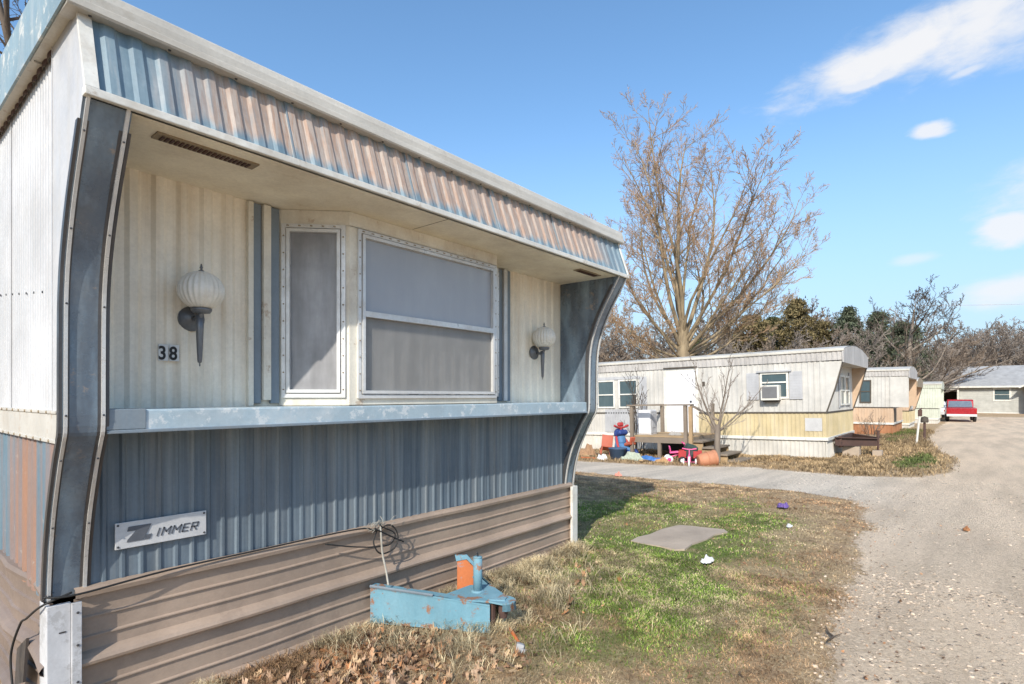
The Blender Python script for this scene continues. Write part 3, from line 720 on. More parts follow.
# ================================================================== GROUND
RB = np.array([[-400,.2],[-6,.3],[0,.55],[2,.62],[3.5,.65],[4.5,.76],[6,.90],[7.3,.97],[8.6,1.05],[9.3,1.2],[9.9,1.5],[10.2,2.0],[10.25,2.6]])
IB = np.array([[13.25,2.0],[13.4,1.6],[13.9,.82],[15,.45],[16,.28],[18,.22],[20.7,.75],[26,1.40],[45,1.5],[60,1.5],[400,1.5]])
def zones(x, y):
    """green, gravel, grey-gravel weights"""
    x = np.asarray(x,float); y = np.asarray(y,float)
    wob = (fbm(x,y,1.1,4)-.5)*.5 + (fbm(x,y,4.0,3)-.5)*.22
    yb = np.interp(x, RB[:,0], RB[:,1]); yi = np.interp(x, IB[:,0], IB[:,1])
    lawn = ss(-.22,.22, y+wob*.8-yb) * (1-ss(10.0,10.5, x+wob*1.2+.06*np.clip(y-3,0,9)))
    dfar = np.interp(y, [-9,1.8,4.2,5.8,7.8,12], [13.3,13.3,13.55,12.8,12.6,12.4])
    isl = ss(-.25,.25, y+wob*.8-yi) * ss(-.25,.25, x+wob-dfar)
    far = np.maximum(ss(60,70,x+wob*4), .62*np.maximum(np.exp(-((x-31)/7)**2-((y+2.6)/.7)**2), np.exp(-((x-45)/9)**2-((y+4.2)/1.0)**2)))  # the two ellipses paint a dark shadow band on the road as soil
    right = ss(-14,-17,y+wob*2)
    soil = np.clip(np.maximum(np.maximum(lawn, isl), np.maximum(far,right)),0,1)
    grav = 1-soil
    def G(cx,cy,sx,sy): return np.exp(-((x-cx)/sx)**2-((y-cy)/sy)**2)
    gr = 1.15*G(5.5,2.85,1.4,.75)+.8*G(4.2,2.2,.9,.55)+.6*G(4.7,1.7,.9,.45)+.9*G(6.6,3.7,1.6,1.3)+.38*G(3.2,1.8,.7,.35)+.9*G(17.2,1.1,1.6,.35)+.5*G(7.2,2.3,1.2,.6)+.5*G(30,2.2,6,.5)+.15*G(3.4,1.2,1.4,.25)
    gr = gr*(.35+1.15*ss(.36,.62,fbm(x+9,y,1.6,4)))*ss(.15,.55,fbm(x,y+20,5,3)+.18)
    gr = np.clip(gr*1.35,0,1)*soil
    grey = np.clip(.6*ss(9.2,10.4,x)*(1-ss(13.5,15.5,x)) * ss(.4,2.0,y) + .22*ss(5.0,8.0,x)*(1-ss(9,15,x))*ss(-.8,1.0,y) + .06*fbm(x,y,.5,3),0,1)
    return gr, grav, grey
def axis(segs):
    out=[]
    for a,b,st in segs: out += list(np.arange(a,b,st))
    out.append(segs[-1][1]); return np.array(out)
gx = axis([(-600,-60,90),(-60,-8,6),(-8,-1,.5),(-1,11,.07),(11,22,.13),(22,60,.7),(60,140,5),(140,700,80)])
gy = axis([(-600,-60,90),(-60,-10,5),(-10,-2,.5),(-2,5,.07),(5,11,.14),(11,40,1.5),(40,120,8),(120,700,90)])
GX, GY = np.meshgrid(gx, gy, indexing='ij')
micro = (fbm(GX,GY,2.2,4)-.5)*.035*(np.abs(GX)<40)
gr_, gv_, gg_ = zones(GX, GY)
micro = micro*(1-.72*gv_) + .02*(1-gv_)*(np.abs(GX)<40)
inside = ((GX>.6)&(GX<5.0)&(GY>3.25)) | ((GX>16.3)&(GX<20.6)&(GY>2.9))
Z = gz(GX,GY) + micro
VV = np.stack([GX,GY,Z],-1).reshape(-1,3); CC = np.stack([gr_,gv_,gg_],-1).reshape(-1,3)
nxg, nyg = len(gx), len(gy)
I = np.arange(nxg*nyg).reshape(nxg,nyg)
FF = np.stack([I[:-1,:-1],I[1:,:-1],I[1:,1:],I[:-1,1:]],-1).reshape(-1,4)
go = fastmesh('ground', VV, FF, W['ground'], CC); tag(go, kind='structure')
go.data.polygons.foreach_set('use_smooth', [True]*len(go.data.polygons))
# gravel road and side drive: the same surface 4 mm higher, cut along the frayed verge
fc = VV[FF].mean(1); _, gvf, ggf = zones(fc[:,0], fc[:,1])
drive = (fc[:,0]>9.6)&(fc[:,0]<14.2)&(fc[:,1]>1.25)
for nm, sel in (('gravel_road',(gvf>.55)&~drive),('gravel_driveway',(gvf>.55)&drive)):
    f = FF[sel]; used = np.unique(f); mp = np.full(len(VV),-1); mp[used] = np.arange(len(used))
    v2 = VV[used].copy(); v2[:,2] += .004
    o = fastmesh(nm, v2, mp[f], W['ground'], CC[used]); tag(o, kind='structure')
    o.data.polygons.foreach_set('use_smooth', [True]*len(o.data.polygons))
def ground_z(x,y):
    gv = zones(x,y)[1]
    return gz(x,y) + (fbm(x,y,2.2,4)-.5)*.035*(1-.72*gv) + .02*(1-gv)

# ------------------------------------------------------------------ grass blades, dry stems, leaves, stones
def blades(name, n, sampler, hfun, wid, colfun, bend=.5):
    x, y = sampler(n); k = len(x)
    z = ground_z(x,y) - .004
    h = hfun(x,y)*nr.uniform(.55,1.3,k); dist = np.hypot(x,y)
    w = wid*(.7+.6*nr.rand(k))*np.clip(dist/4.0,.8,4)
    a = nr.rand(k)*2*np.pi; b = nr.rand(k)*2*np.pi
    lean = h*bend*nr.uniform(.2,1.6,k)
    ca, sa = np.cos(a)*w/2, np.sin(a)*w/2; lx, ly = np.cos(b)*lean, np.sin(b)*lean
    V = np.zeros((k,5,3))
    V[:,0]=np.stack([x-ca,y-sa,z],-1); V[:,1]=np.stack([x+ca,y+sa,z],-1)
    V[:,2]=np.stack([x+ca*.7+lx*.35,y+sa*.7+ly*.35,z+h*.6],-1); V[:,3]=np.stack([x-ca*.7+lx*.35,y-sa*.7+ly*.35,z+h*.6],-1)
    V[:,4]=np.stack([x+lx,y+ly,z+h*np.clip(1-.3*lean/np.maximum(h,1e-4),.35,1)],-1)
    c = colfun(x,y,k)*(.55+.85*ss(.28,.72,fbm(x+3,y+7,7,3)))[:,None]; C = np.repeat(c[:,None,:],5,1)*np.array([.6,.6,.95,.95,1.1])[None,:,None]
    i = np.arange(k)*5
    q = np.stack([i,i+1,i+2,i+3],-1); t = np.stack([i+3,i+2,i+4],-1)
    o = fastmesh(name, V.reshape(-1,3), [q,t], W['blades'], C.reshape(-1,3)); tag(o, kind='stuff'); return o
def clear(x,y):
    slab = (x>5.45)&(x<6.68)&(y>2.2)&(y<2.88)
    hitch = (x>2.35)&(x<2.85)&(y>2.45)&(y<3.3)&((x-2.385)*.888+(y-3.23)*.459>-.02)&((x-2.385)*.888+(y-3.23)*.459>9)|(((x-2.385)*.888+(y-3.23)*.459<.03)&((x-2.385)*.888+(y-3.23)*.459>-.17)&(x>2.3)&(x<2.9)&(y>2.3)&(y<3.3)&(nr.rand(len(x))<.75))
    nearhome = (x>.6)&(x<4.98)&(y>3.21)
    farhome = (x>16.2)&(y>2.9)
    return ~(slab|hitch|nearhome|farhome)
def lawn_sampler(kind):
    def f(n):
        # near patch is sampled denser than the far part of the lawn
        x = np.concatenate([nr.uniform(.9,5.2,int(n*.55)), nr.uniform(5.0,10.6,int(n*.45))])
        y = np.concatenate([nr.uniform(.4,3.26,int(n*.55)), nr.uniform(.8,7.5,int(n*.45))])
        gr,gv,_ = zones(x,y); u = nr.rand(len(x))
        p = {'green': gr**1.2*(1-gv), 'dry': np.clip((1-gv)**1.5*(1-.5*gr),0,1)*(.35+.65*ss(.3,.6,fbm(x,y,2.5,3)))}[kind]
        ok = (u<p)&clear(x,y)&~((x>4.9)&(y>3.2)&(y-3.2>(x-4.9)*1.2)&(x<9.5)&(kind=='x'))
        return x[ok], y[ok]
    return f
def gcol(x,y,k):
    t = nr.rand(k,1); a=np.array([.13,.20,.03]); b=np.array([.40,.56,.11]); c=a*(1-t)+b*t
    dry = nr.rand(k,1)<.20; return np.where(dry, np.array([.58,.47,.29])*(.5+.7*nr.rand(k,1)), c)
def dcol(x,y,k):
    t = nr.rand(k,1); br = ss(.45,.7,fbm(x,y,1.4,3))[:,None]; br = np.clip(br+ss(7,9,x)[:,None]*.6+ (1-ss(.9,1.6,y))[:,None]*.4,0,1)
    a=np.array([.88,.71,.44])*(.5+.6*t); b=np.array([.64,.41,.23])*(.4+.95*t); return np.clip(a*(1-br)+b*br,0,1)
blades('lawn_grass', 150000, lawn_sampler('green'), lambda x,y: .016+.024*fbm(x,y,3,2), .0044, gcol, 1.0)
blades('dry_grass', 210000, lawn_sampler('dry'), lambda x,y: .014+.022*fbm(x+5,y,3,2)+.04*ss(2.75,3.2,y)*(x<5), .0038, dcol, 1.5)
def edge_sampler(n):      # long straw at the foot of the skirting and around the hitch
    x = np.concatenate([nr.uniform(.9,4.95,n//2), nr.normal(2.75,.30,n//3), nr.normal(3.5,.45,n//4)]); y = np.concatenate([3.20-np.abs(nr.normal(0,.11,n//2)), nr.normal(2.55,.25,n//3), nr.normal(2.75,.25,n//4)])
    cl = fbm(x*1.0,y,4.5,3); ok = clear(x,y)&(nr.rand(len(x))<ss(.38,.6,cl))&(y<3.205); return x[ok], y[ok]
blades('dry_grass', 20000, edge_sampler, lambda x,y: .05+.09*fbm(x,y,5,2), .0040, lambda x,y,k: np.array([.80,.67,.43])*(.5+.65*nr.rand(k,1)), 1.15)
def island_sampler(n):
    x = np.concatenate([nr.uniform(13.0,34,n//2), nr.uniform(15.2,16.3,n//4), nr.uniform(12.6,16.3,n//4)]); y = np.concatenate([nr.uniform(.1,3.0,n//2), nr.uniform(2.2,9,n//4), nr.uniform(1.5,9.5,n//4)])
    gr,gv,_ = zones(x,y); ok = (nr.rand(len(x))<(1-gv)**2)&clear(x,y)&~((x>28.8)&(y>2.7)); return x[ok],y[ok]
blades('island_grass', 46000, island_sampler, lambda x,y: .03+.11*fbm(x,y,1.6,3)+.14*ss(18,24,x)*fbm(x,y,.9,2), .0045,
       lambda x,y,k: np.where(zones(x,y)[0][:,None]>.3, np.array([.18,.22,.07]), np.array([.54,.39,.22])*(1-.35*ss(20,26,x)[:,None]))*(.5+.75*nr.rand(k,1)), .8)

def leaves(name, n, sampler, size, flat=.35):
    x,y = sampler(n); k=len(x); z = ground_z(x,y)+.006+.014*nr.rand(k)
    out=[(0,-.5),(.22,-.28),(.14,-.12),(.40,.0),(.20,.12),(.28,.34),(.08,.30),(0,.55),(-.10,.28),(-.30,.36),(-.18,.10),(-.42,.02),(-.15,-.14),(-.24,-.30)]
    P=np.array(out); s=size*(.55+.9*nr.rand(k)); yaw=nr.rand(k)*6.283; tx=nr.normal(0,flat,k); ty=nr.normal(0,flat,k); cur=nr.normal(.5,.7,k)
    m=len(P); V=np.zeros((k,m,3))
    u=P[None,:,0]*s[:,None]; v=P[None,:,1]*s[:,None]; w=cur[:,None]*(u*u*3/s[:,None])+.35*cur[:,None]*v*v/s[:,None]
    cz,sz=np.cos(yaw)[:,None],np.sin(yaw)[:,None]
    X=u*cz-v*sz; Y=u*sz+v*cz; Zq=w+np.tan(np.clip(tx,-1,1))[:,None]*X+np.tan(np.clip(ty,-1,1))[:,None]*Y
    V[...,0]=X+x[:,None]; V[...,1]=Y+y[:,None]; V[...,2]=np.maximum(Zq,-.01)+z[:,None]
    t=nr.rand(k,1); pal=np.array([[.44,.26,.15],[.30,.17,.10],[.56,.36,.22],[.54,.27,.13],[.20,.125,.08],[.66,.46,.27],[.50,.34,.23]]); c=pal[nr.randint(0,len(pal),k)]*(.7+.55*t)
    F=np.arange(k*m).reshape(k,m)
    o=fastmesh(name,V.reshape(-1,3),F,W['leaves'],np.repeat(c,m,0)); tag(o,kind='stuff')
def litter(n):
    x=np.concatenate([nr.normal(2.05,.40,n//2), nr.uniform(1.0,2.75,n//3), nr.uniform(.9,4.6,n//6)]); y=np.concatenate([2.72+nr.normal(0,.26,n//2), nr.uniform(2.0,3.2,n//3), 3.2-np.abs(nr.normal(0,.45,n//6))])
    ok=(y<3.19)&clear(x,y)&(y>1.55); return x[ok],y[ok]
leaves('leaf_litter', 1500, litter, .047, .5)
def litter2(n):
    x=nr.uniform(1.5,10.2,n); y=nr.uniform(.8,5.5,n); gr,gv,_=zones(x,y); ok=(nr.rand(n)<(1-gv)*(.25+.75*ss(.45,.65,fbm(x,y,1.3,3))))&clear(x,y); return x[ok],y[ok]
leaves('leaf_litter', 1500, litter2, .026, .3)
def stones(name,n,sampler,size):
    x,y=sampler(n); k=len(x); z=ground_z(x,y)+.002
    s=size*(.35+nr.rand(k)**4*2.2); V=np.zeros((k,8,3)); B=np.array([[-1,-1,-.6],[1,-1,-.6],[1,1,-.6],[-1,1,-.6],[-.6,-.6,.55],[.6,-.6,.55],[.6,.6,.55],[-.6,.6,.55]])
    J=B[None]+nr.normal(0,.28,(k,8,3)); J*=s[:,None,None]*.5; yaw=nr.rand(k)*6.28; c_,s_=np.cos(yaw)[:,None],np.sin(yaw)[:,None]
    V[...,0]=J[...,0]*c_-J[...,1]*s_+x[:,None]; V[...,1]=J[...,0]*s_+J[...,1]*c_+y[:,None]; V[...,2]=J[...,2]*.7+z[:,None]
    Q=np.array([[0,3,2,1],[4,5,6,7],[0,1,5,4],[1,2,6,5],[2,3,7,6],[3,0,4,7]]); F=(np.arange(k)[:,None,None]*8+Q[None]).reshape(-1,4)
    t=nr.rand(k,1); c=np.array([.62,.49,.365])*(.4+.75*t); gg=zones(x,y)[2][:,None]; c=c*(1-gg*.6)+np.array([.56,.52,.47])*(.5+.7*t)*gg*.6
    o=fastmesh(name,V.reshape(-1,3),F,W['stones'],np.repeat(c,8,0)); tag(o,kind='stuff')
def road_s(n):
    x=np.concatenate([nr.uniform(1.6,6,n//2),nr.uniform(5,14,n//2)]); y=np.concatenate([nr.uniform(-1.2,1.3,n//2),nr.uniform(-2.5,4.5,n//2)]); gv=zones(x,y)[1]
    ok=(nr.rand(len(x))<gv**1.5*(.3+.7*ss(.42,.62,fbm(x,y,1.1,4))))&(y<.07*x+2); return x[ok],y[ok]
def litter3(n):
    x=nr.uniform(2,14,n); y=nr.uniform(-2,1.6,n); gv=zones(x,y)[1]; ok=(nr.rand(n)<gv*np.maximum(ss(.45,.7,fbm(x,y,.8,3)), 1.2*np.exp(-((y-np.interp(x,RB[:,0],RB[:,1])+.15)/.28)**2)))&(y<.07*x+2); return x[ok],y[ok]
leaves('leaf_litter', 4200, litter3, .019, .3)
stones('gravel_stones', 80000, road_s, .0135)
# litter seen in the photograph
def crumple(name,c,size,mat,label,cat,seed):
    r=random.Random(seed); import bmesh
    bm=bmesh.new(); bmesh.ops.create_grid(bm,x_segments=13,y_segments=13,size=.5)
    for v in bm.verts:
        a_,b_=v.co.x*2,v.co.y*2; ed=max(0,1-max(abs(a_),abs(b_))**3)*.75+.25*max(0,1-(a_*a_+b_*b_)*.45)
        hh=float(fbm(v.co.x*3+seed*7.3,v.co.y*3+seed*3.1,1.1,3))
        v.co.x*=size[0]*(1+.10*r.uniform(-1,1))*(1-.25*(b_*b_)); v.co.y*=size[1]*(1+.10*r.uniform(-1,1))*(1-.25*(a_*a_)); v.co.z=(hh**1.6*1.9*ed+.06*r.random())*size[2]
    m=MB(); bm.verts.index_update(); m.add([(v.co.x+c[0],v.co.y+c[1],v.co.z+c[2]) for v in bm.verts],[[v.index for v in f.verts] for f in bm.faces]); bm.free()
    return tag(m.build(name,mat,None),label,cat)
crumple('crumpled_paper',(5.24,1.93,.045),(.20,.10,.05),plain('paper_white',(.66,.66,.66),.8),'crumpled white paper lying on the grass nearer than the concrete slab','paper',1)
crumple('paper_scrap',(7.30,1.70,.035),(.14,.06,.03),plain('paper_white',(.66,.66,.66),.8),'small flat white scrap on brown grass between the slab and the purple wrapper','paper',2)
crumple('wrapper',(8.49,2.06,.04),(.20,.14,.07),plain('purple_foil',(.15,.09,.30),.5),'shiny purple wrapper on the brown verge','wrapper',3)
crumple('rusty_tin',(8.54,.06,.01),(.13,.07,.045),plain('rust_brown_tin',(.34,.15,.06),.7),'flattened rust-brown scrap lying out on the gravel road','metal scrap',4)
crumple('orange_marker',(9.87,5.41,.02),(.10,.16,.07),plain('faded_pink_plastic',(.62,.26,.19),.6),'faded pink plastic piece at the edge of the home shadow by the drive','plastic scrap',5)
m=MB(); m.tube([(4.06,.72,.03),(4.14,.70,.035),(4.20,.74,.03),(4.27,.77,.045)],[.006,.008,.007,.003],6); m.tube([(4.14,.70,.035),(4.19,.66,.05)],[.005,.002],5); tag(m.build('stick',W['barkdark']),'dark crooked stick at the lawn edge beside the gravel','stick')
# ================================================================== THE OTHER HOMES IN THE ROW
W['farwhite'] = weathered('chalky_white_siding', (.53,.51,.47), (.45,.37,.26), .35, (6,6,.4), .6)
W['yellow'] = weathered('faded_yellow_siding', (.54,.44,.255), (.60,.53,.40), .7, (5,5,.6), .6)
W['whiteskirt'] = weathered('white_ribbed_skirting', (.57,.545,.49), (.48,.40,.29), .4, (7,7,.6), .6)
W['eave'] = weathered('grimy_eave_metal', (.50,.475,.45), (.17,.15,.135), .9, (9,9,.5), .6)
W['greywood'] = weathered('grey_shutter', (.42,.42,.43), (.62,.62,.60), .6, (9,9,.8), .7)
W['peach'] = weathered('peach_siding', (.54,.39,.27), (.50,.30,.16), .5, (5,5,.8), .6)
W['brownband'] = weathered('orange_brown_skirting', (.36,.16,.075), (.50,.28,.14), .6, (4,4,2), .7)
W['palegreen'] = weathered('pale_green_siding', (.54,.56,.46), (.66,.66,.60), .4, (5,5,.5), .6)
W['darkgap'] = weathered('dark_wood_trim', (.085,.07,.055), (.2,.16,.12), .4, (5,5,5), .8)

def frame_window(parent, x, ya, yb, z0, z1, fmat, pmat, face=-1, bars=1, fw=.05, rails=(.5,)):
    """window on a wall facing -X (local): frame, panes, meeting rail"""
    m = MB(); d0, d1 = (x-.03, x+.02)
    m.box(d0,d1,ya,yb,z0,z0+fw); m.box(d0,d1,ya,yb,z1-fw,z1); m.box(d0,d1,ya,ya+fw,z0+fw,z1-fw); m.box(d0,d1,yb-fw,yb,z0+fw,z1-fw)
    for r in rails: zz = z0+(z1-z0)*r; m.box(d0-.004,d1,ya+fw,yb-fw,zz-.02,zz+.02)
    for b in range(1,bars): yy = ya+(yb-ya)*b/bars; m.box(d0+.006,d1,yy-.022,yy+.022,z0+fw,z1-fw)
    f = m.build('window', fmat, parent, local=True)
    m = MB(); m.box(x-.004,x+.01,ya+fw,yb-fw,z0+fw,z1-fw); m.build('pane', pmat, f, local=True); return f
def end_window(parent, y, xa, xb, z0, z1, fmat, pmat, fw=.05):
    m = MB(); d0, d1 = (y-.03, y+.02)
    m.box(xa,xb,d0,d1,z0,z0+fw); m.box(xa,xb,d0,d1,z1-fw,z1); m.box(xa,xa+fw,d0,d1,z0+fw,z1-fw); m.box(xb-fw,xb,d0,d1,z0+fw,z1-fw)
    zz=(z0+z1)/2; m.box(xa+fw,xb-fw,d0-.004,d1,zz-.02,zz+.02)
    f = m.build('window', fmat, parent, local=True)
    m = MB(); m.box(xa+fw,xb-fw,y-.004,y+.01,z0+fw,z1-fw); m.build('pane', pmat, f, local=True); return f
def far_home(name, label, loc, tilt, L, Wd, mats, over=.40, finmat=None, infin='peach', skirt_z=.49, band_l=None, rect=False):
    t = thing(name, label, 'mobile home', loc, (tilt,0,0))
    up, band, sk, ev = (W[k] for k in mats)
    m = MB(); m.sheet(ribs(L,.11,.012,.3,.1), (.03,0,-.3), (0,1,0), (0,0,.3+skirt_z), (-1,0,0)); m.sheet(ribs(Wd,.11,.012,.3,.1), (0,.03,-.3), (1,0,0), (0,0,.3+skirt_z), (0,-1,0)); m.build('skirting', sk, t, local=True)
    m = MB(); m.box(-.025,.02,-.03,L,skirt_z,.575,.006); m.box(.02,Wd,-.03,.02,skirt_z,.575,.006); m.build('base_trim', W['trimwhite'], t, local=True)
    m = MB(); m.sheet(ribs(band_l or L,.105,.010,.3,.1), (.0,0,.575), (0,1,0), (0,0,.63), (-1,0,0)); m.sheet(ribs(Wd,.105,.010,.3,.1), (0,0,.575), (1,0,0), (0,0,.63), (0,-1,0)); m.build('lower_band', band, t, local=True)
    m = MB(); m.box(-.022,.01,-.018,L,1.20,1.245,.004); m.box(.01,Wd,-.018,.01,1.20,1.245,.004); m.build('belt_trim', W['darkgap'], t, local=True)
    if band_l:
        m = MB(); m.sheet(ribs(L-band_l,.105,.010,.3,.1), (.0,band_l,.575), (0,1,0), (0,0,.63), (-1,0,0)); m.build('lower_band', up, t, local=True)
    m = MB(); m.sheet(ribs(L,.14,.010,.3,.1), (.0,0,1.245), (0,1,0), (0,0,1.32), (-1,0,0)); m.build('side_wall', up, t, local=True)
    m = MB(); m.sheet(ribs(Wd,.14,.010,.3,.1), (0,.0,1.245), (1,0,0), (0,0,1.32), (0,-1,0)); m.build('end_wall', up, t, local=True)
    m = MB(); m.box(Wd-.02,Wd,0.02,L,-.3,2.6); m.box(.02,Wd-.03,L-.02,L,-.3,2.6); m.build('back_wall', up, t, local=True)
    m = MB(); m.sheet(ribs(L+over,.12,.012,.4,.1), (-.03,-over,2.565), (0,1,0), (-.03,0,.25), (-1,0,0)); m.build('eave_board', ev, t, local=True)
    # barrel roof with thick rolled edge and end panel
    n = 18; arc = [(-.085+(Wd+.17)*i/n, 2.84+.20*math.sin(math.pi*i/n)**.8) for i in range(n+1)]
    m = MB()
    for i in range(n):
        (xa,za),(xb,zb)=arc[i],arc[i+1]; m.add([(xa,-over-.04,za),(xb,-over-.04,zb),(xb,L,zb),(xa,L,za)],[(0,1,2,3)])
    m.box(-.10,-.03,-over-.04,L,2.79,2.86,.012); m.box(Wd+.03,Wd+.10,-over-.04,L,2.79,2.86,.012); m.build('roof', W['roofcap'], t, local=True)
    m = MB(); m.poly([(-.06,-over-.03,2.50),(Wd+.06,-over-.03,2.50)]+[(x,-over-.03,z-.006) for x,z in reversed(arc)], (0,.03,0)); m.build('end_panel', ev, t, local=True)
    m = MB(); m.box(.0,Wd,-over,.0,2.515,2.545); m.build('soffit', up, t, local=True)
    for x0, mt in ((-.012, up), (Wd-.03, W[infin])):
        m = MB(); m.poly([(x0,.0,1.245),(x0,-over+.005,1.245),(x0,-over+.005,2.52),(x0,.0,2.52)] if rect else [(x0,.0,1.245),(x0,-.035,1.30),(x0,-over*.55,1.85),(x0,-over,2.52),(x0,.0,2.52)], (.042,0,0)); f = m.build('end_fin', mt, t, local=True)
        m = MB(); P=[(-over-.005,1.25),(-over-.005,1.6),(-over-.005,2.0),(-over-.005,2.52)] if rect else [(-.03,1.25),(-.045,1.30),(-over*.55-.012,1.85),(-over-.012,2.52)]
        for i in range(3):
            (ya,za),(yb,zb)=P[i],P[i+1]; m.add([(x0-.006,ya,za),(x0+.05,ya,za),(x0+.05,yb,zb),(x0-.006,yb,zb),(x0-.006,ya+.03,za),(x0+.05,ya+.03,za),(x0+.05,yb+.03,zb),(x0-.006,yb+.03,zb)],[(0,1,2,3),(0,3,7,4),(1,5,6,2),(4,7,6,5)])
        m.build('fin_trim', W['darkgap'] if not rect else mt, f, local=True)
    return t
A_ = far_home('mobile_home', 'white mobile home with yellow lower band, wooden porch and white door across the drive', (16.33,2.90,-.05), R(-1.2), 13.0, 4.15, ('farwhite','yellow','whiteskirt','eave'), band_l=4.42)
# left window pair, grey panels, door, lamp, shutters
frame_window(A_, -.012, 5.30, 5.98, 1.38, 2.30, W['trimwhite'], W['pane_far'], rails=(.48,))
frame_window(A_, -.012, 6.12, 6.78, 1.38, 2.30, W['trimwhite'], W['pane_far'], rails=(.48,))
frame_window(A_, -.012, 6.92, 7.6, 1.38, 2.30, W['trimwhite'], W['pane_far'], rails=(.48,))
m = MB(); m.box(-.035,-.014,5.22,7.7,2.31,2.40); m.build('window_head', W['greywood'], A_, local=True)
m = MB(); m.sheet(ribs(1.25,.09,.014,.3,.1), (-.022,5.25,.60), (0,1,0), (0,0,.74), (-1,0,0)); m.build('grey_panel', W['greywood'], A_, local=True)
m = MB(); m.box(-.035,-.012,4.98,5.24,1.28,2.36,.004); m.build('shutter', W['greywood'], A_, local=True)
dr = MB(); dr.box(-.04,0.0,3.43,4.33,.42,2.50,.006); d_ = dr.build('door', plain('white_door',(.74,.75,.78),.5), A_, local=True)
for b_ in ((3.55,4.21,.62,.632),(3.55,4.21,1.25,1.262),(3.55,4.21,1.9,1.912),(3.84,3.86,1.98,2.44)):
    m = MB(); m.box(-.047,-.036,*b_); m.build('door_moulding', W['trimwhite'], d_, local=True)
m = MB(); m.lathe([(.001,-.09),(.03,-.085),(.034,-.06),(.014,-.05),(.012,-.036)], (0,0,0), 10, 'x'); mm=MB(); mm.add([(v[0],v[1]+3.56,v[2]+1.40) for v in m.v],m.f); mm.build('door_knob', W['darkmetal'], d_, local=True); mm=MB(); mm.add([(v[0]*.7-.01,v[1]+3.56,v[2]+1.56) for v in m.v],m.f); mm.build('door_knob', W['darkmetal'], d_, local=True)
m = MB(); m.box(-.03,0,3.34,3.425,.42,2.56); m.box(-.03,0,4.335,4.42,.42,2.56); m.box(-.03,0,3.425,4.335,2.505,2.56); m.build('door_frame', W['trimwhite'], A_, local=True)
m = MB(); m.box(-.10,0,3.36,4.40,2.575,2.605,.003); m.build('door_hood', W['darkgap'], A_, local=True)
m = MB(); m.box(-.055,-.01,3.14,3.22,2.02,2.14,.01); m.build('porch_light', W['darkgap'], A_, local=True)
wn = frame_window(A_, -.012, .88, 1.60, 1.60, 2.32, W['trimwhite'], W['pane_far'], rails=(.62,))
m = MB(); m.box(-.09,-.01,.80,1.68,2.325,2.37,.004); m.build('window_head', W['greywood'], A_, local=True)
for ya, yb in ((.54,.86),(1.63,1.96)):
    m = MB(); m.box(-.038,-.012,ya,yb,1.58,2.32,.004)
    for k in range(9): m.box(-.044,-.036,ya+.04,yb-.04,1.64+k*.072,1.675+k*.072)
    m.build('shutter', W['greywood'], A_, local=True)
m = MB(); m.box(-.26,.0,1.07,1.53,1.56,1.97,.012); ac = m.build('air_conditioner', plain('ac_cream',(.66,.64,.58),.5), A_, local=True)
m = MB(); m.box(-.268,-.258,1.11,1.49,1.62,1.93)
for k in range(11): m.box(-.276,-.266,1.12,1.48,1.635+k*.026,1.647+k*.026)
m.build('grille', plain('ac_grille',(.20,.20,.205),.6), ac, local=True)
m = MB(); m.box(-.18,0,1.10,1.50,1.515,1.553); m.build('bracket', W['darkgap'], ac, local=True)
m = MB(); m.box(-.016,-.011,.10,.50,.74,1.08); m.build('patch_panel', plain('grey_patch',(.55,.54,.53),.6), A_, local=True)
end_window(A_, -.012, 1.9, 2.6, 1.38, 2.25, W['trimwhite'], W['pane_far'])
end_window(A_, -.012, 2.7, 3.4, 1.38, 2.25, W['trimwhite'], W['pane_far'])
for xa in (1.72,3.42):
    m = MB(); m.box(xa,xa+.16,-.03,-.011,1.32,2.35); m.build('shutter', W['greywood'], A_, local=True)

B_ = far_home('mobile_home', 'cream mobile home with peach band and orange-brown skirting, second beyond the porch', (28.8,2.64,-.12), 0, 14, 4.2, ('farwhite','peach','brownband','eave'), over=.55, rect=True)
frame_window(B_, -.012, .78, 1.22, 1.42, 2.42, W['darkgap'], W['pane_far']); frame_window(B_, -.012, 3.6, 4.4, 1.42, 2.42, W['darkgap'], W['pane_far'])
end_window(B_, -.012, 1.2, 2.9, 1.4, 2.3, W['trimwhite'], W['pane_far'])
m = MB(); m.box(.35,.95,-.02,-.011,.60,1.18); m.build('access_hatch', W['darkgap'], B_, local=True)
m = MB(); m.box(-.035,.0,-.0,.10,1.25,2.54,.004); m.build('corner_trim', W['farwhite'], B_, local=True)
C_ = far_home('mobile_home', 'small pale yellow mobile home end peeking out between the cream home and the green one', (36.2,2.62,-.42), 0, 13, 4.0, ('peach','yellow','whiteskirt','vent'), over=.35)
end_window(C_, -.012, .3, 2.0, 1.3, 2.25, W['greywood'], W['pane_far'])
D_ = far_home('mobile_home', 'plain pale green mobile home left of the red pickup', (46,1.78,-.45), 0, 13, 4.0, ('palegreen','palegreen','whiteskirt','palegreen'), over=.18, rect=True, infin='palegreen')
end_window(D_, -.012, 1.1, 2.6, 1.3, 2.25, W['trimwhite'], W['pane_far'])
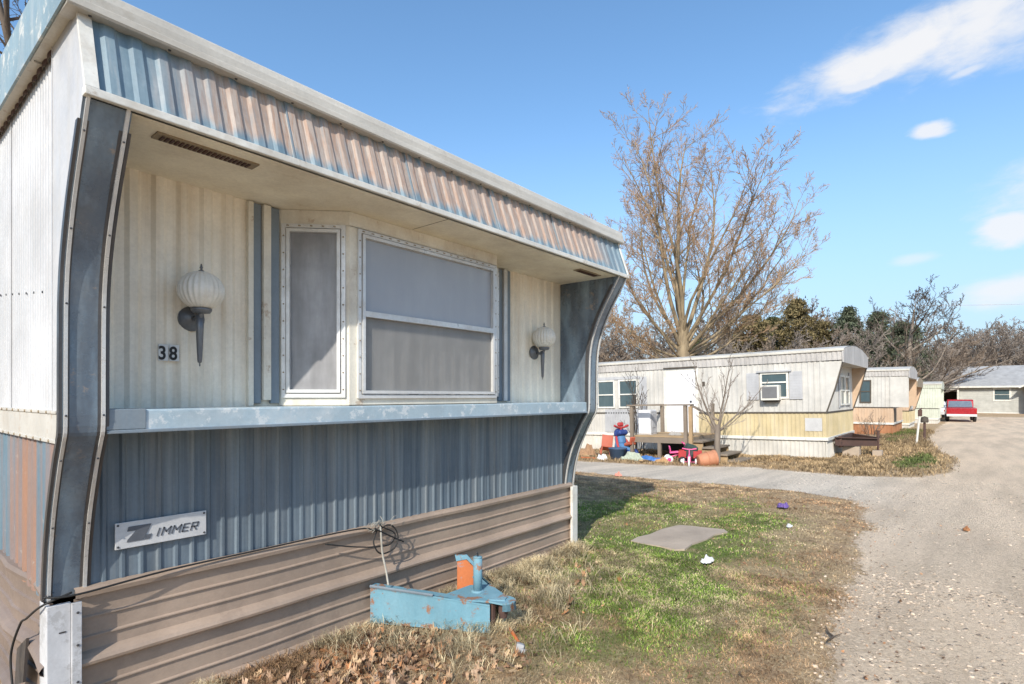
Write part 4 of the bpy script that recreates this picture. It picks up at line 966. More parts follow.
# steel tongue at the end of the yellow-banded home
tg = thing('trailer_hitch', 'dark rusty trailer tongue on blocks at the end of the yellow-banded home', 'trailer hitch', (18.3,2.3,g(18.3,2.3)))
m = MB(); beam(m,(17.15,2.87),(18.05,2.02),.27,.50,.25,.46,.02,.10,-1); m.build('side_beam', W['rust'], tg)
m = MB(); beam(m,(19.2,2.87),(18.25,2.02),.27,.50,.25,.46,.02,.10,1); m.build('side_beam', W['rust'], tg)
m = MB(); m.box(17.2,19.2,2.72,2.80,.22,.52,.01); m.build('cross_beam', W['rust'], tg)
m = MB(); m.tube([(18.15,2.0,.46),(18.15,2.0,.66)],.04,10); m.tube([(18.15,2.0,.1),(18.15,2.0,.46)],.03,10); m.build('jack_tube', W['rust'], tg)
for b_ in ((18.0,18.3,1.9,2.12,-.12,.12),(17.5,17.8,2.35,2.75,-.12,.24)):
    m = MB(); m.box(*b_,.01); m.build('block', W['concrete'], tg)

# ------------------------------------------------------------------ wooden porch (local frame: same tilt as the home)
po = thing('wooden_porch', 'grey wooden porch with railing and steps in front of the white door', 'porch', (16.33,2.90,-.05), (R(-1.2),0,0))
PX0, PX1 = -2.15, -.12
m = MB()
for k in range(14):
    xa = PX0+k*(PX1-PX0)/14; m.box(xa+.004, xa+(PX1-PX0)/14-.004, 2.80, 4.46, .615, .645, .003)
m.build('deck_boards', W['woodtan'], po, local=True)
m = MB(); m.box(PX0-.03,PX0+.012,2.78,4.48,.46,.612,.004); m.box(PX0+.012,PX1,2.78,2.82,.46,.612,.004); m.box(PX0+.012,PX1,4.44,4.48,.46,.612,.004); m.build('rim_joist', W['wood'], po, local=True)
for (x,y,zt) in ((PX0-.045,4.40,1.46),(PX0-.045,2.86,1.46),(PX0-.045,2.72,1.44),(PX1-.1,2.86,1.5),(PX1-.1,4.40,1.5),(PX0+.02,3.62,.6)):
    m = MB(); m.box(x-.045,x+.045,y-.045,y+.045,-.25,zt,.006); m.build('post', W['woodtan'] if y==2.72 else W['wood'], po, local=True)
m = MB(); m.box(PX0-.115,PX0+.045,2.66,4.52,1.462,1.50,.004); m.build('handrail', W['wood'], po, local=True)
m = MB(); m.box(PX0+.05,PX1-.02,4.36,4.46,1.462,1.50,.004); m.build('handrail', W['wood'], po, local=True)
m = MB(); m.obox((PX0-.04,2.36,1.275),(.09,.80,.045),(R(29),0,0),.004); m.build('stair_rail', W['wood'], po, local=True)
for k in range(4):
    y1 = 2.77-k*.31; z = .50-k*.155
    m = MB(); m.box(PX0+.0,PX0+1.15,y1-.33,y1,z,z+.045,.005); m.build('step', W['wood'], po, local=True)
for x in (PX0+.06, PX0+1.05):
    m = MB(); m.poly([(x,2.77,.36),(x,2.77,.50),(x,2.46,.50),(x,2.46,.345),(x,2.15,.345),(x,2.15,.19),(x,1.84,.19),(x,1.84,.035),(x,1.53,.035),(x,1.53,-.2),(x,1.7,-.2)],(.045,0,0)); m.build('stringer', W['woodtan'], po, local=True)
m = MB(); m.box(PX1-.15,PX1-.1,2.9,4.4,-.2,.45); m.build('lattice_back', W['darkgap'], po, local=True)
def onporch(x,y,z):   # local porch point -> world
    c,s=math.cos(R(-1.2)),math.sin(R(-1.2)); return (16.33+x, 2.9+y*c-z*s, -.05+y*s+z*c)
q = onporch(-1.55,4.22,.645)
fr = thing('appliance', 'white cabinet-like appliance standing on the porch at its left end', 'appliance', q, (R(-1.2),0,0))
m = MB(); m.box(-.20,.20,-.16,.20,0,.70,.012); m.build('body', plain('appliance_white',(.74,.74,.75),.4), fr, local=True)
m = MB(); m.box(-.225,-.204,-.15,.19,.03,.69,.006); m.build('door', plain('appliance_white2',(.76,.76,.77),.35), fr, local=True)
m = MB(); m.box(-.18,.18,-.18,-.163,.05,.66,.004); m.box(-.12,.06,-.195,-.178,.2,.6,.008); m.build('back_coil', W['greywood'], fr, local=True)
q = onporch(-1.5,3.45,.645); crumple('cloth_heap',(q[0],q[1],q[2]-.005),(.30,.38,.10),plain('grey_cloth',(.40,.37,.33),.95),'heap of grey cloth on the porch boards near the door','cloth',8)
q = onporch(-1.6,2.98,.645); crumple('dark_mat',(q[0],q[1],q[2]-.002),(.3,.2,.06),plain('dark_cloth',(.06,.06,.07),.95),'dark bundled mat at the top of the porch steps','mat',9)

# ------------------------------------------------------------------ toys and junk by the porch
blu = plain('toy_blue',(.09,.21,.40),.45); red = plain('toy_red',(.46,.045,.045),.45); dbl = plain('toy_dark_blue',(.03,.06,.22),.35); pink = plain('toy_pink',(.72,.08,.26),.4); wht = plain('toy_white',(.74,.74,.74),.4); blk = W['black']; orr = plain('toy_orange_red',(.46,.11,.06),.5)
def wheel(m, c, r, w, axis='y', n=20):
    mm = MB(); mm.lathe([(r*.30,-w/2),(r*.85,-w/2),(r,-w*.3),(r,w*.3),(r*.85,w/2),(r*.30,w/2)], (0,0,0), n, axis); m.add([(v[0]+c[0],v[1]+c[1],v[2]+c[2]) for v in mm.v], mm.f)
def wheel_obj(parent, c, r, w, mt, mh, axis='y'):
    m = MB(); wheel(m,c,r,w,axis); o = m.build('wheel', mt, parent, local=True)
    m = MB(); wheel(m,c,r*.55,w*1.15,axis,14); m.build('hub', mh, o, local=True)
gx_, gy_ = 14.25, 7.62
toy = thing('ride_on_toy', 'tall blue and red plastic ride-on toy left of the porch', 'toy', (gx_,gy_,g(gx_,gy_)-.01), (0,0,R(70)))
m = MB(); m.obox((0,0,.30),(.62,.26,.22),(0,R(-18),0),.07); m.obox((.16,0,.50),(.30,.24,.30),(0,R(12),0),.08); m.build('body', blu, toy, local=True)
m = MB(); m.obox((-.24,0,.42),(.28,.24,.10),(0,R(14),0),.04); m.obox((-.36,0,.52),(.06,.24,.22),(0,R(-14),0),.025); m.build('seat', orr, toy, local=True)
wheel_obj(toy,(.26,0,.17),.17,.13,blk,red); wheel_obj(toy,(-.26,.15,.14),.14,.10,dbl,blu); wheel_obj(toy,(-.26,-.15,.14),.14,.10,dbl,blu)
m = MB(); m.obox((.14,0,.70),(.30,.34,.16),(0,R(20),0),.06); m.obox((.22,0,.76),(.16,.28,.10),(0,R(40),0),.04); m.build('windshield', dbl, toy, local=True)
m = MB(); m.tube([(.12,-.26,.92),(.14,-.1,.86),(.14,.1,.86),(.12,.26,.92)],[.035,.03,.03,.035],10); m.tube([(.14,0,.62),(.14,0,.88)],.035,10); m.obox((.16,0,.95),(.10,.20,.12),(0,.3,0),.04); m.build('handlebar', red, toy, local=True)
m = MB(); m.tube([(.2,.12,.62),(.05,.2,.40),(-.1,.24,.18)],[.03,.035,.03],8); m.tube([(.2,-.12,.62),(.05,-.22,.40),(-.1,-.26,.18)],[.03,.035,.03],8); m.build('fork', red, toy, local=True)
gx_, gy_ = 14.3, 8.25
ch = thing('toy_chair', 'orange-red plastic child chair tipped over left of the blue ride-on toy', 'toy chair', (gx_,gy_,g(gx_,gy_)), (R(8),R(24),R(40)))
m = MB(); m.obox((0,0,.26),(.32,.32,.035),(0,0,0),.012); m.build('seat', orr, ch, local=True)
m = MB(); m.obox((-.15,0,.44),(.03,.32,.34),(0,-.15,0),.012); m.build('backrest', orr, ch, local=True)
for a,b in ((.13,.13),(.13,-.13),(-.13,.13),(-.13,-.13)):
    m = MB(); m.tube([(a,b,.25),(a*1.2,b*1.2,0)],[.022,.018],8); m.build('leg', orr, ch, local=True)
gx_, gy_ = 13.75, 7.55
tb = thing('toy_tub', 'dark blue plastic tub on the ground in front of the ride-on toy', 'tub', (gx_,gy_,g(gx_,gy_)-.01))
m = MB(); m.lathe([(.16,0),(.20,.02),(.24,.30),(.26,.31),(.255,.33),(.225,.325),(.19,.05),(.001,.045)], (0,0,0), 20); m.build('tub_body', plain('tub_slate',(.06,.10,.17),.5), tb, True, local=True)
m = MB(); m.tube([(.25,0,.30),(.30,0,.24),(.25,0,.18)],.014,6); m.build('handle', dbl, tb, local=True)
def tricycle(x,y,rz,sc,label,hub,seatc,body):
    t = thing('tricycle', label, 'tricycle', (x,y,g(x,y)-.01), (0,0,rz), 'pink tricycles by the steps'); t.scale=(sc,sc,sc)
    wheel_obj(t,(.26,0,.155),.155,.055,wht if hub is pink else blk,hub); wheel_obj(t,(-.24,.17,.10),.10,.05,wht,pink); wheel_obj(t,(-.24,-.17,.10),.10,.05,wht,pink)
    m = MB(); m.tube([(.20,0,.36),(.05,0,.24),(-.22,0,.14)],[.02,.024,.02],8); m.tube([(-.24,-.17,.10),(-.24,.17,.10)],.012,6); m.build('frame', body, t, local=True)
    m = MB(); m.tube([(.26,.035,.155),(.235,.035,.28),(.20,.0,.36)],.012,6); m.tube([(.26,-.035,.155),(.235,-.035,.28),(.20,0,.36)],.012,6); m.tube([(.20,0,.34),(.15,0,.50)],.014,6); m.tube([(.12,-.19,.52),(.15,-.06,.50),(.15,.06,.50),(.12,.19,.52)],[.02,.014,.014,.02],8); m.build('handlebar', body, t, local=True)
    m = MB(); m.obox((-.10,0,.275),(.24,.20,.05),(0,-.1,0),.02); m.obox((-.21,0,.36),(.03,.20,.16),(0,-.2,0),.012); m.build('seat', seatc, t, local=True)
tricycle(13.85,5.86,R(-60),1.0,'pink tricycle with white front wheel at the foot of the porch post',pink,pink,pink)
tricycle(13.25,5.32,R(200),.85,'low pink and black tricycle beside the terracotta barrel',pink,blk,pink)
gx_,gy_=13.75,5.50
wg = thing('toy_wagon', 'little red and black toy wagon behind the tricycles', 'toy wagon', (gx_,gy_,g(gx_,gy_)-.01),(0,0,R(-70)))
m = MB(); m.box(-.28,.28,-.17,.17,.16,.19,.01); m.box(-.28,.28,-.17,-.15,.19,.34,.006); m.box(-.28,.28,.15,.17,.19,.34,.006); m.box(-.28,-.26,-.15,.15,.19,.34,.006); m.box(.26,.28,-.15,.15,.19,.34,.006); m.build('tray', red, wg, local=True)
for a,b in ((.18,.19),(.18,-.19),(-.18,.19),(-.18,-.19)): wheel_obj(wg,(a,b,.10),.10,.05,blk,wht)
m = MB(); m.obox((.02,0,.38),(.30,.22,.22),(.2,.3,.4),.05); m.build('bundle', plain('dark_green_cloth',(.04,.07,.06),.9), wg, local=True)
gx_,gy_=13.50,4.98
bl_ = thing('barrel', 'terracotta barrel planter tipped on its side beside the steps', 'barrel', (gx_,gy_,g(gx_,gy_)+.165),(R(80),0,R(42)))
tc = plain('terracotta',(.50,.22,.12),.7)
m = MB(); m.lathe([(.10,-.22),(.13,-.215),(.165,-.09),(.178,.04),(.175,.15),(.19,.155),(.195,.21),(.18,.215),(.16,.16),(.15,-.15),(.001,-.19)], (0,0,0), 24); m.build('barrel_body', tc, bl_, True, local=True)
m = MB(); m.tube([(.180*math.cos(a),.180*math.sin(a),.0) for a in [2*math.pi*k/24 for k in range(25)]],.012,6); m.build('hoop', tc, bl_, local=True)
# junk spread under and left of the porch
junk = [(13.9,8.5,.9,.10,.04,20,'woodtan','sun-bleached broken board in the junk left of the toy chair'),(14.5,8.9,1.1,.12,.03,65,'wood','grey plank lying furthest left in the junk pile'),
        (13.35,8.1,.7,.09,.03,-30,'rustorange','orange-painted short board at the edge of the drive'),(13.5,6.6,.8,.10,.03,10,'woodtan','tan board lying on the ground under the porch edge')]
for (x,y,l_,w_,h_,rz,mt,lab) in junk:
    m = MB(); m.obox((x,y,g(x,y)+.05),(l_,w_,h_),(R(4),R(5),R(rz)),.004); tag(m.build('board',W[mt],None),lab,'board')
crumple('tarp',(13.75,6.55,g(13.75,6.55)+.01),(.30,.9,.16),plain('blue_tarp',(.05,.16,.42),.5),'crumpled bright blue tarp on the ground before the porch','tarp',11)
crumple('cloth_heap',(13.65,7.05,g(13.6,7.0)+.01),(.35,.7,.20),plain('pale_green_cloth',(.42,.46,.36),.9),'pale greenish cloth heap on the ground right of the blue toy','cloth',12)
crumple('cardboard',(13.55,6.1,g(13.5,6.1)+.01),(.3,.5,.12),plain('tan_cardboard',(.45,.27,.13),.9),'torn tan cardboard on the ground left of the tricycles','cardboard',13)
crumple('cloth_heap',(14.0,8.75,g(14,8.7)+.01),(.5,.7,.30),plain('brown_rag',(.34,.20,.11),.95),'brown and rust coloured rag pile at the far left of the junk','cloth',14)
crumple('plastic_bag',(13.25,7.75,g(13.2,7.7)+.01),(.22,.30,.16),plain('white_bag',(.68,.68,.68),.6),'white plastic bag on the drive edge beside the blue tub','plastic bag',15)

# ------------------------------------------------------------------ leaning post, pickup, white car, house
pst = thing('marker_post', 'leaning white post with dark top at the end of the dry grass island', 'post', (23.2,1.48,g(23.2,1.48)))
m = MB(); m.tube([(23.2,1.48,-.15),(23.2,1.42,.55),(23.2,1.375,1.0)],[.032,.032,.030],8); m.build('post', W['trimwhite'], pst)
m = MB(); m.box(23.16,23.24,1.31,1.43,.92,1.14,.012); m.tube([(23.2,1.40,1.1),(23.2,1.32,1.20)],[.035,.02],8); m.build('post_cap', W['rust'], pst)
mt_ = thing('utility_meter', 'dark squat meter box standing right of the leaning white post', 'meter box', (26.2,1.5,g(26.2,1.5)))
m = MB(); m.box(26.16,26.24,1.37,1.45,-.2,.60,.02); m.build('pedestal', W['rust'], mt_)
m = MB(); m.lathe([(.12,0),(.13,.05),(.11,.20),(.001,.24)],(26.2,1.41,.60),14); m.build('meter_head', W['darkgap'], mt_)

def extrude_profile(m, prof, y0, y1, inset=0.0):
    n=len(prof); a=[(x,y0,z) for x,z in prof]; b=[(x,y1,z) for x,z in prof]
    m.add(a+b,[tuple(range(n)),tuple(reversed(range(n,2*n)))]+[(i,i+n,(i+1)%n+n,(i+1)%n) for i in range(n)])
tk = thing('pickup_truck', 'small red pickup truck with white rear bumper parked facing away', 'pickup truck', (50.6,.62,g(50.6,.6)), (0,0,R(3)))
car_red = plain('truck_red',(.36,.014,.022),.28); gls = W['pane_far']
m = MB(); extrude_profile(m,[(0,.52),(0,.98),(2.05,1.00),(2.05,.98),(4.6,.96),(4.75,.80),(4.78,.45),(0.1,.45)],-.84,.84); m.build('body', car_red, tk, local=True)
m = MB(); extrude_profile(m,[(2.08,.99),(2.22,1.50),(2.35,1.58),(3.25,1.58),(3.45,1.50),(3.95,.98)],-.76,.76); cb = m.build('cab', car_red, tk, local=True)
m = MB(); m.poly([(2.085,-.71,1.03),(2.195,-.64,1.48),(2.195,.64,1.48),(2.085,.71,1.03)],(-.008,0,0)); m.build('rear_window', plain('truck_glass',(.10,.14,.19),.15), cb, local=True)
for s in (-1,1):
    m = MB(); m.poly([(2.30,s*.764,1.04),(2.40,s*.764,1.48),(3.22,s*.764,1.48),(3.70,s*.764,1.04)],(0,s*.006,0)); m.build('side_window', gls, cb, local=True)
m = MB(); m.box(-.014,.0,-.66,.66,.60,.95,.02); m.build('tailgate', car_red, tk, local=True)
m = MB(); m.box(-.18,.02,-.84,.84,.40,.56,.02); m.build('rear_bumper', plain('bumper_white',(.68,.68,.68),.4), tk, local=True)
m = MB(); m.box(-.186,-.178,-.16,.16,.43,.53); m.build('number_plate', plain('plate_grey',(.5,.52,.55),.5), tk, local=True)
for s in (-1,1):
    m = MB(); m.box(-.02,.01,s*.77-.06,s*.77+.06,.62,.86,.008); m.build('tail_light', plain('tail_red',(.35,.01,.01),.25), tk, local=True)
    for x in (.95,3.95): wheel_obj(tk,(x,s*.76,.31),.31,.2,blk,W['greywood'])
wc = thing('parked_car', 'white car mostly hidden behind the left of the red pickup', 'car', (56.0,2.3,g(56,2.2)), (0,0,R(6)))
cw = plain('car_white',(.72,.72,.72),.3)
m = MB(); extrude_profile(m,[(0,.35),(-.04,.62),(.08,.88),(.7,.94),(3.3,.92),(4.3,.80),(4.45,.55),(4.4,.32)],-.82,.82); m.build('body', cw, wc, local=True)
m = MB(); extrude_profile(m,[(.45,.92),(.95,1.36),(1.3,1.43),(2.3,1.42),(3.2,.92)],-.70,.70); cb = m.build('cabin', cw, wc, local=True)
m = MB(); m.poly([(.47,-.6,.98),(.92,-.55,1.33),(.92,.55,1.33),(.47,.6,.98)],(-.012,0,.012)); m.build('rear_window', plain('truck_glass',(.10,.14,.19),.15), cb, local=True)
for s in (-1,1):
    for x in (.85,3.5): wheel_obj(wc,(x,s*.74,.30),.30,.2,blk,W['greywood'])
    m = MB(); m.box(-.05,.02,s*.66-.14,s*.66+.14,.62,.76,.01); m.build('tail_light', plain('tail_red',(.35,.01,.01),.25), wc, local=True)

# pale house with grey shingle roof at the end of the road: front faces the camera (normal towards -heading)
hx, hy = 79.4, .0
def soften(root, w):
    for o in [root]+list(root.children_recursive):
        if o.type == 'MESH':
            b = o.modifiers.new('edge_round','BEVEL'); b.width = w; b.segments = 2; b.limit_method = 'ANGLE'; b.angle_limit = R(35)
soften(tk, .05); soften(wc, .05); soften(toy, .012); soften(wg, .008)
hs = thing('house', 'low pale grey house with grey shingle roof and carport at the end of the road', 'house', (hx,hy,-.3), (0,0,R(-8)))
W['houseside'] = weathered('pale_lap_siding', (.47,.465,.425), (.4,.39,.35), .3, (1,1,9), .7)
W['shingle'] = weathered('grey_shingles', (.36,.36,.36), (.24,.23,.22), .7, (4,4,9), .9)
m = MB()
pl2=[(0,0)]
for k in range(16): pl2 += [(k*.2,.0),(k*.2+.18,.03)]
for k in range(15): 
    z0=.05+k*.2; m.add([(0,1.2,z0),(0,-16,z0),(.02,-16,z0+.2),(.02,1.2,z0+.2)],[(0,1,2,3)])
m.box(.022,9,-16,1.2,0,3.02); wl = m.build('wall', W['houseside'], hs, local=True)
m = MB(); m.add([(-.5,10.8,2.95),(-.5,-16.4,2.95),(4.5,-16.4,5.3),(4.5,10.8,5.3),(9.5,10.8,2.95),(9.5,-16.4,2.95),(-.5,10.8,2.83),(-.5,-16.4,2.83)],[(0,1,2,3),(3,2,5,4),(0,6,7,1)])
m.add([(-.5,10.8,2.95),(9.5,10.8,2.95),(4.5,10.8,5.3)],[(0,1,2)]); m.build('roof', W['shingle'], hs, local=True)
m = MB(); m.box(-.53,-.50,-16.4,10.8,2.80,2.97); m.build('fascia', W['trimwhite'], hs, local=True)
# cross gable on the right
m = MB(); m.box(-1.2,.0,-14,-4.4,0,2.95); m.add([(-1.2,-4.4,2.95),(-1.2,-14,2.95),(-1.2,-9.2,5.1)],[(0,1,2)]); m.build('gable_wall', W['houseside'], hs, local=True)
m = MB(); m.add([(-1.6,-3.9,2.78),(-1.6,-9.2,5.3),(4.5,-9.2,5.3),(4.5,-3.9,2.78)],[(0,1,2,3)]); m.add([(-1.6,-14.5,2.78),(-1.6,-9.2,5.3),(4.5,-9.2,5.3),(4.5,-14.5,2.78)],[(0,1,2,3)]); m.build('gable_roof', W['shingle'], hs, local=True)
m = MB(); m.poly([(-1.64,-3.9,2.70),(-1.64,-9.2,5.22),(-1.64,-14.5,2.70),(-1.64,-14.5,2.88),(-1.64,-9.2,5.42),(-1.64,-3.9,2.88)],(.05,0,0)); m.build('bargeboard', W['trimwhite'], hs, local=True)
def front_window(ya,yb,z0,z1):
    f = frame_window(hs, -.005, ya, yb, z0, z1, W['trimwhite'], W['pane_far'], bars=1, fw=.16)
front_window(-3.15,-1.65,1.35,2.75)
# carport left
m = MB(); m.box(.3,6,10.3,10.5,0,2.9); m.box(5.9,6,1.3,10.3,0,2.9); m.build('carport_wall', W['darkgap'], hs, local=True)
for y in (1.25,5.6,10.1):
    m = MB(); m.box(-.35,-.2,y-.08,y+.08,0,2.82,.01); m.build('carport_post', W['trimwhite'], hs, local=True)
m = MB(); m.box(-.37,-.18,1.17,10.2,2.62,2.80,.01); m.build('carport_beam', W['trimwhite'], hs, local=True)
m = MB(); m.box(-.08,-.02,-16,1.2,-.05,.18); m.build('foundation', plain('foundation_white',(.66,.65,.6),.8), hs, local=True)
# ================================================================== TREES
def tube_np(m, pts, rad, n): m.tube(pts, rad, n, cap=False)
def branch(mbs, p, d, L, r, lev, P, rr):
    segs = P['segs'][lev]; pts=[p.copy()]; rads=[r]; d=d.normalized(); q=p.copy(); dirs=[d.copy()]
    for i in range(segs):
        t=(i+1)/segs
        d = (d + Vector((rr.gauss(0,1),rr.gauss(0,1),rr.gauss(0,1)))*P['wig'][lev] + Vector((0,0,1))*P['up'][lev]/segs).normalized()
        q = q + d*(L/segs); pts.append(q.copy()); rads.append(max(r*(1-t*P['taper'][lev]), P['rmin'])); dirs.append(d.copy())
    tube_np(mbs[0 if lev < P['crownlev'] else 1], pts, rads, P['sides'][lev])
    if lev+1 >= P['levels']: return
    n = P['kids'][lev+1]
    for k in range(n):
        t = P['from'][lev] + (1-P['from'][lev])*((k+rr.random())/n)
        f = t*segs; i=min(int(f),segs-1); fr=f-i
        o = pts[i].lerp(pts[i+1],fr); dd=dirs[i].lerp(dirs[i+1],fr).normalized(); rad=rads[i]*(1-fr)+rads[i+1]*fr
        ax = dd.orthogonal().normalized(); ax.rotate(Matrix.Rotation(rr.random()*6.283,3,dd))
        ang = R(rr.uniform(*P['ang'][lev+1])); nd = (dd*math.cos(ang)+ax*math.sin(ang)).normalized()
        if nd.z < P.get('zmin',-.2): nd.z = abs(nd.z)*.3; nd.normalize()
        LL = L*P['len'][lev+1]*rr.uniform(.65,1.15)*(1.12-.55*t)
        branch(mbs, o, nd, LL, min(rad*.75, max(P['rmin'], LL*P['slim'])), lev+1, P, rr)
def tree_obj(name, label, loc, mbs, mt, mc, group=None, cat='tree'):
    t = thing(name, label, cat, loc, group=group)
    mbs[0].build('trunk', mt, t, True, local=True); mbs[1].build('crown', mc, t, False, local=True); return t

# the big leafless tree behind the porch home: explicit leaders fanning up from a low fork
tx, ty = bearing(683, 28)
rr = random.Random(4); mbs=(MB(),MB())
trunk=[Vector((0,0,-.6)),Vector((.02,0,1.2)),Vector((-.03,.03,2.8)),Vector((.02,0,4.2)),Vector((.05,.05,5.6))]
tube_np(mbs[0],trunk,[.50,.40,.34,.30,.21],12)
rt=Vector((RT[0],RT[1],0)); fwv=Vector((FW[0],FW[1],0))
PT=dict(segs=[1,9,6,5,3],wig=[0,.085,.13,.17,.2],up=[0,1.0,.75,.45,.2],taper=[0,.90,.9,.85,.8],rmin=.0075,sides=[8,7,5,4,3],crownlev=3,levels=5,kids=[0,0,15,9,7],ang=[(0,0),(0,0),(25,58),(25,62),(25,65)],len=[0,0,.33,.44,.46],slim=.012,zmin=-.1)
PT['from']=[0,.25,.2,.15]
# (start height, lean right component, lean depth component, up component, length, radius)
leaders=[(5.4, -0.04, 0.05, 1, 11.8, 0.155),(6.2, 0.14, -0.2, 1, 10.6, 0.105),(6.0, -0.2, 0.15, 1, 10.4, 0.105),(6.6, 0.06, 0.35, 1, 9.2, 0.08),(5.0, -0.5, -0.15, 1, 10.6, 0.12),(5.1, 0.46, 0.2, 1, 11.0, 0.125),(5.0, -0.45, 0.6, 1, 9.4, 0.09),(4.9, 0.5, -0.6, 1, 9.6, 0.095),(5.3, 0.1, -0.7, 1, 9.0, 0.085),(5.2, 0.05, 0.8, 1, 9.0, 0.085),(4.5, -0.95, 0.1, 0.85, 8.6, 0.1),(4.5, 1.0, -0.1, 0.85, 10.0, 0.12),(4.6, -0.8, -0.6, 0.85, 7.8, 0.08),(4.6, 0.9, 0.6, 0.85, 9.0, 0.085),(4.4, 0.7, -0.9, 0.75, 8.2, 0.075),(4.2, -1.25, 0.2, 0.55, 6.4, 0.075),(4.2, 1.35, 0.25, 0.55, 9.0, 0.1),(4.3, 1.2, -0.5, 0.65, 8.6, 0.08),(4.1, -1.1, -0.7, 0.5, 6.0, 0.065),(3.9, -1.4, 0.4, 0.25, 5.2, 0.055),(4.0, 1.5, -0.2, 0.32, 7.4, 0.065),(3.9, 1.5, 0.4, 0.18, 6.4, 0.05),(3.8, -1.4, -0.3, 0.12, 4.8, 0.045),(4.4, 1.3, 0.9, 0.45, 7.0, 0.06)]
for z,a,b,u,L,r in leaders:
    d=rt*a+fwv*b+Vector((0,0,u)); branch(mbs,Vector((.03,.02,z-.5)),d,L*.95,r,1,PT,rr)
tree_obj('bare_tree','tall leafless spreading tree with tan limbs and orange-tipped twigs behind the porch home',(tx,ty,g(tx,ty)),mbs,W['bark'],W['twig'])

def generic_tree(seed, H, spread=.8, kids=(0,8,7,6,5), trunk_r=.22, segs=(6,5,4,3,2), up=(.1,.35,.4,.3,.2), frm=(.32,.2,.15,.1), ang=((0,0),(30,62),(25,60),(25,60),(25,60)), rmin=.012, lens=(0,.62,.5,.48,.45), levels=5, crownlev=2):
    rr=random.Random(seed); mbs=(MB(),MB())
    P=dict(segs=list(segs),wig=[.06,.13,.17,.2,.22],up=list(up),taper=[.85,.88,.85,.8,.7],rmin=rmin,sides=[8,6,4,3,3],crownlev=crownlev,levels=levels,kids=list(kids),ang=list(ang),len=list(lens),slim=.016)
    P['from']=list(frm); branch(mbs,Vector((0,0,-.4)),Vector((rr.gauss(0,.05),rr.gauss(0,.05),1)),H*.8,trunk_r,0,P,rr); return mbs
# pale-limbed bare tree above the cream home
x,y=bearing(903,44); mbs=generic_tree(23,11.6,kids=(0,9,8,7,5),trunk_r=.40,frm=(.10,.2,.15,.1),lens=(0,.86,.5,.45,.4),ang=((0,0),(32,66),(25,60),(25,60),(25,60)),rmin=.014)
tree_obj('bare_tree','pale-limbed leafless tree with forked trunk behind the cream and peach home',(x,y,g(x,y)),mbs,W['barkgrey'],W['twigdark'])
# tree behind the near home, top left
x,y=bearing(32,24); mbs=generic_tree(31,28,kids=(0,10,8,7,4),trunk_r=.42,rmin=.013,frm=(.35,.2,.15,.1),lens=(0,.5,.5,.45,.42))
nt=tree_obj('bare_tree','dark bare tree with few brown leaves rising behind the roof at the top left',(x,y,g(x,y)),mbs,W['barkdark'],W['twigdark'])
cv=mbs[1].v; rs=np.random.RandomState(8); idx=rs.randint(0,len(cv),420); pts=np.array([cv[i] for i in idx])
k=len(pts); s=rs.uniform(.06,.13,k); A=rs.normal(0,1,(k,3)); A/=np.linalg.norm(A,axis=1)[:,None]; B=np.cross(A,rs.normal(0,1,(k,3))); B/=np.linalg.norm(B,axis=1)[:,None]
V=np.stack([pts-A*s[:,None],pts+B*s[:,None]*.6,pts+A*s[:,None],pts-B*s[:,None]*.6],1); F=np.arange(k*4).reshape(k,4)
c=np.array([.17,.10,.06])*rs.uniform(.5,1.4,(k,1)); fastmesh('dead_leaves',V.reshape(-1,3),F,W['leaves'],np.repeat(c,4,0),nt)

# small bare sapling in front of the porch steps
rr=random.Random(17); mbs=(MB(),MB()); 
tube_np(mbs[0],[Vector((0,0,-.2)),Vector((.0,.0,.4)),Vector((.01,-.01,.98))],[.085,.075,.07],9)
PS_=dict(segs=[1,7,5,3],wig=[0,.06,.10,.14],up=[0,.55,.6,.4],taper=[0,.85,.85,.7],rmin=.006,sides=[8,6,4,3],crownlev=2,levels=4,kids=[0,0,6,4],ang=[(0,0),(0,0),(22,42),(25,50)],len=[0,0,.40,.40],slim=.014)
PS_['from']=[0,.22,.2]
for a,b,u,L,r in ((-.45,.1,1,1.9,.034),(.15,-.2,1,1.8,.030),(.55,.15,1,1.7,.028),(.95,.0,.75,1.5,.026),(-.2,.4,1,1.5,.022),(1.1,.2,.45,1.2,.018),(-.9,-.1,.8,1.0,.016)):
    branch(mbs,Vector((0,0,.78)),rt*a+fwv*b+Vector((0,0,u)),L,r,1,PS_,rr)
tree_obj('sapling','small bare multi-stemmed sapling in front of the porch steps',(14.05,4.93,g(14.05,4.93)),mbs,W['barkgrey'],W['twiggrey'])
# weedy shrub at the left window
rr=random.Random(27); mbs=(MB(),MB())
for k in range(5): branch(mbs,Vector((rr.gauss(0,.08),rr.gauss(0,.08),-.1)),rt*rr.gauss(0,.18)+fwv*rr.gauss(0,.15)+Vector((0,0,1)),rr.uniform(1.7,2.5),.02,1,PS_,rr)
tree_obj('bare_shrub','thin bare shrub standing before the left windows behind the ride-on toy',(15.3,7.75,g(15.3,7.75)),mbs,W['barkdark'],W['twigdark'],cat='shrub')

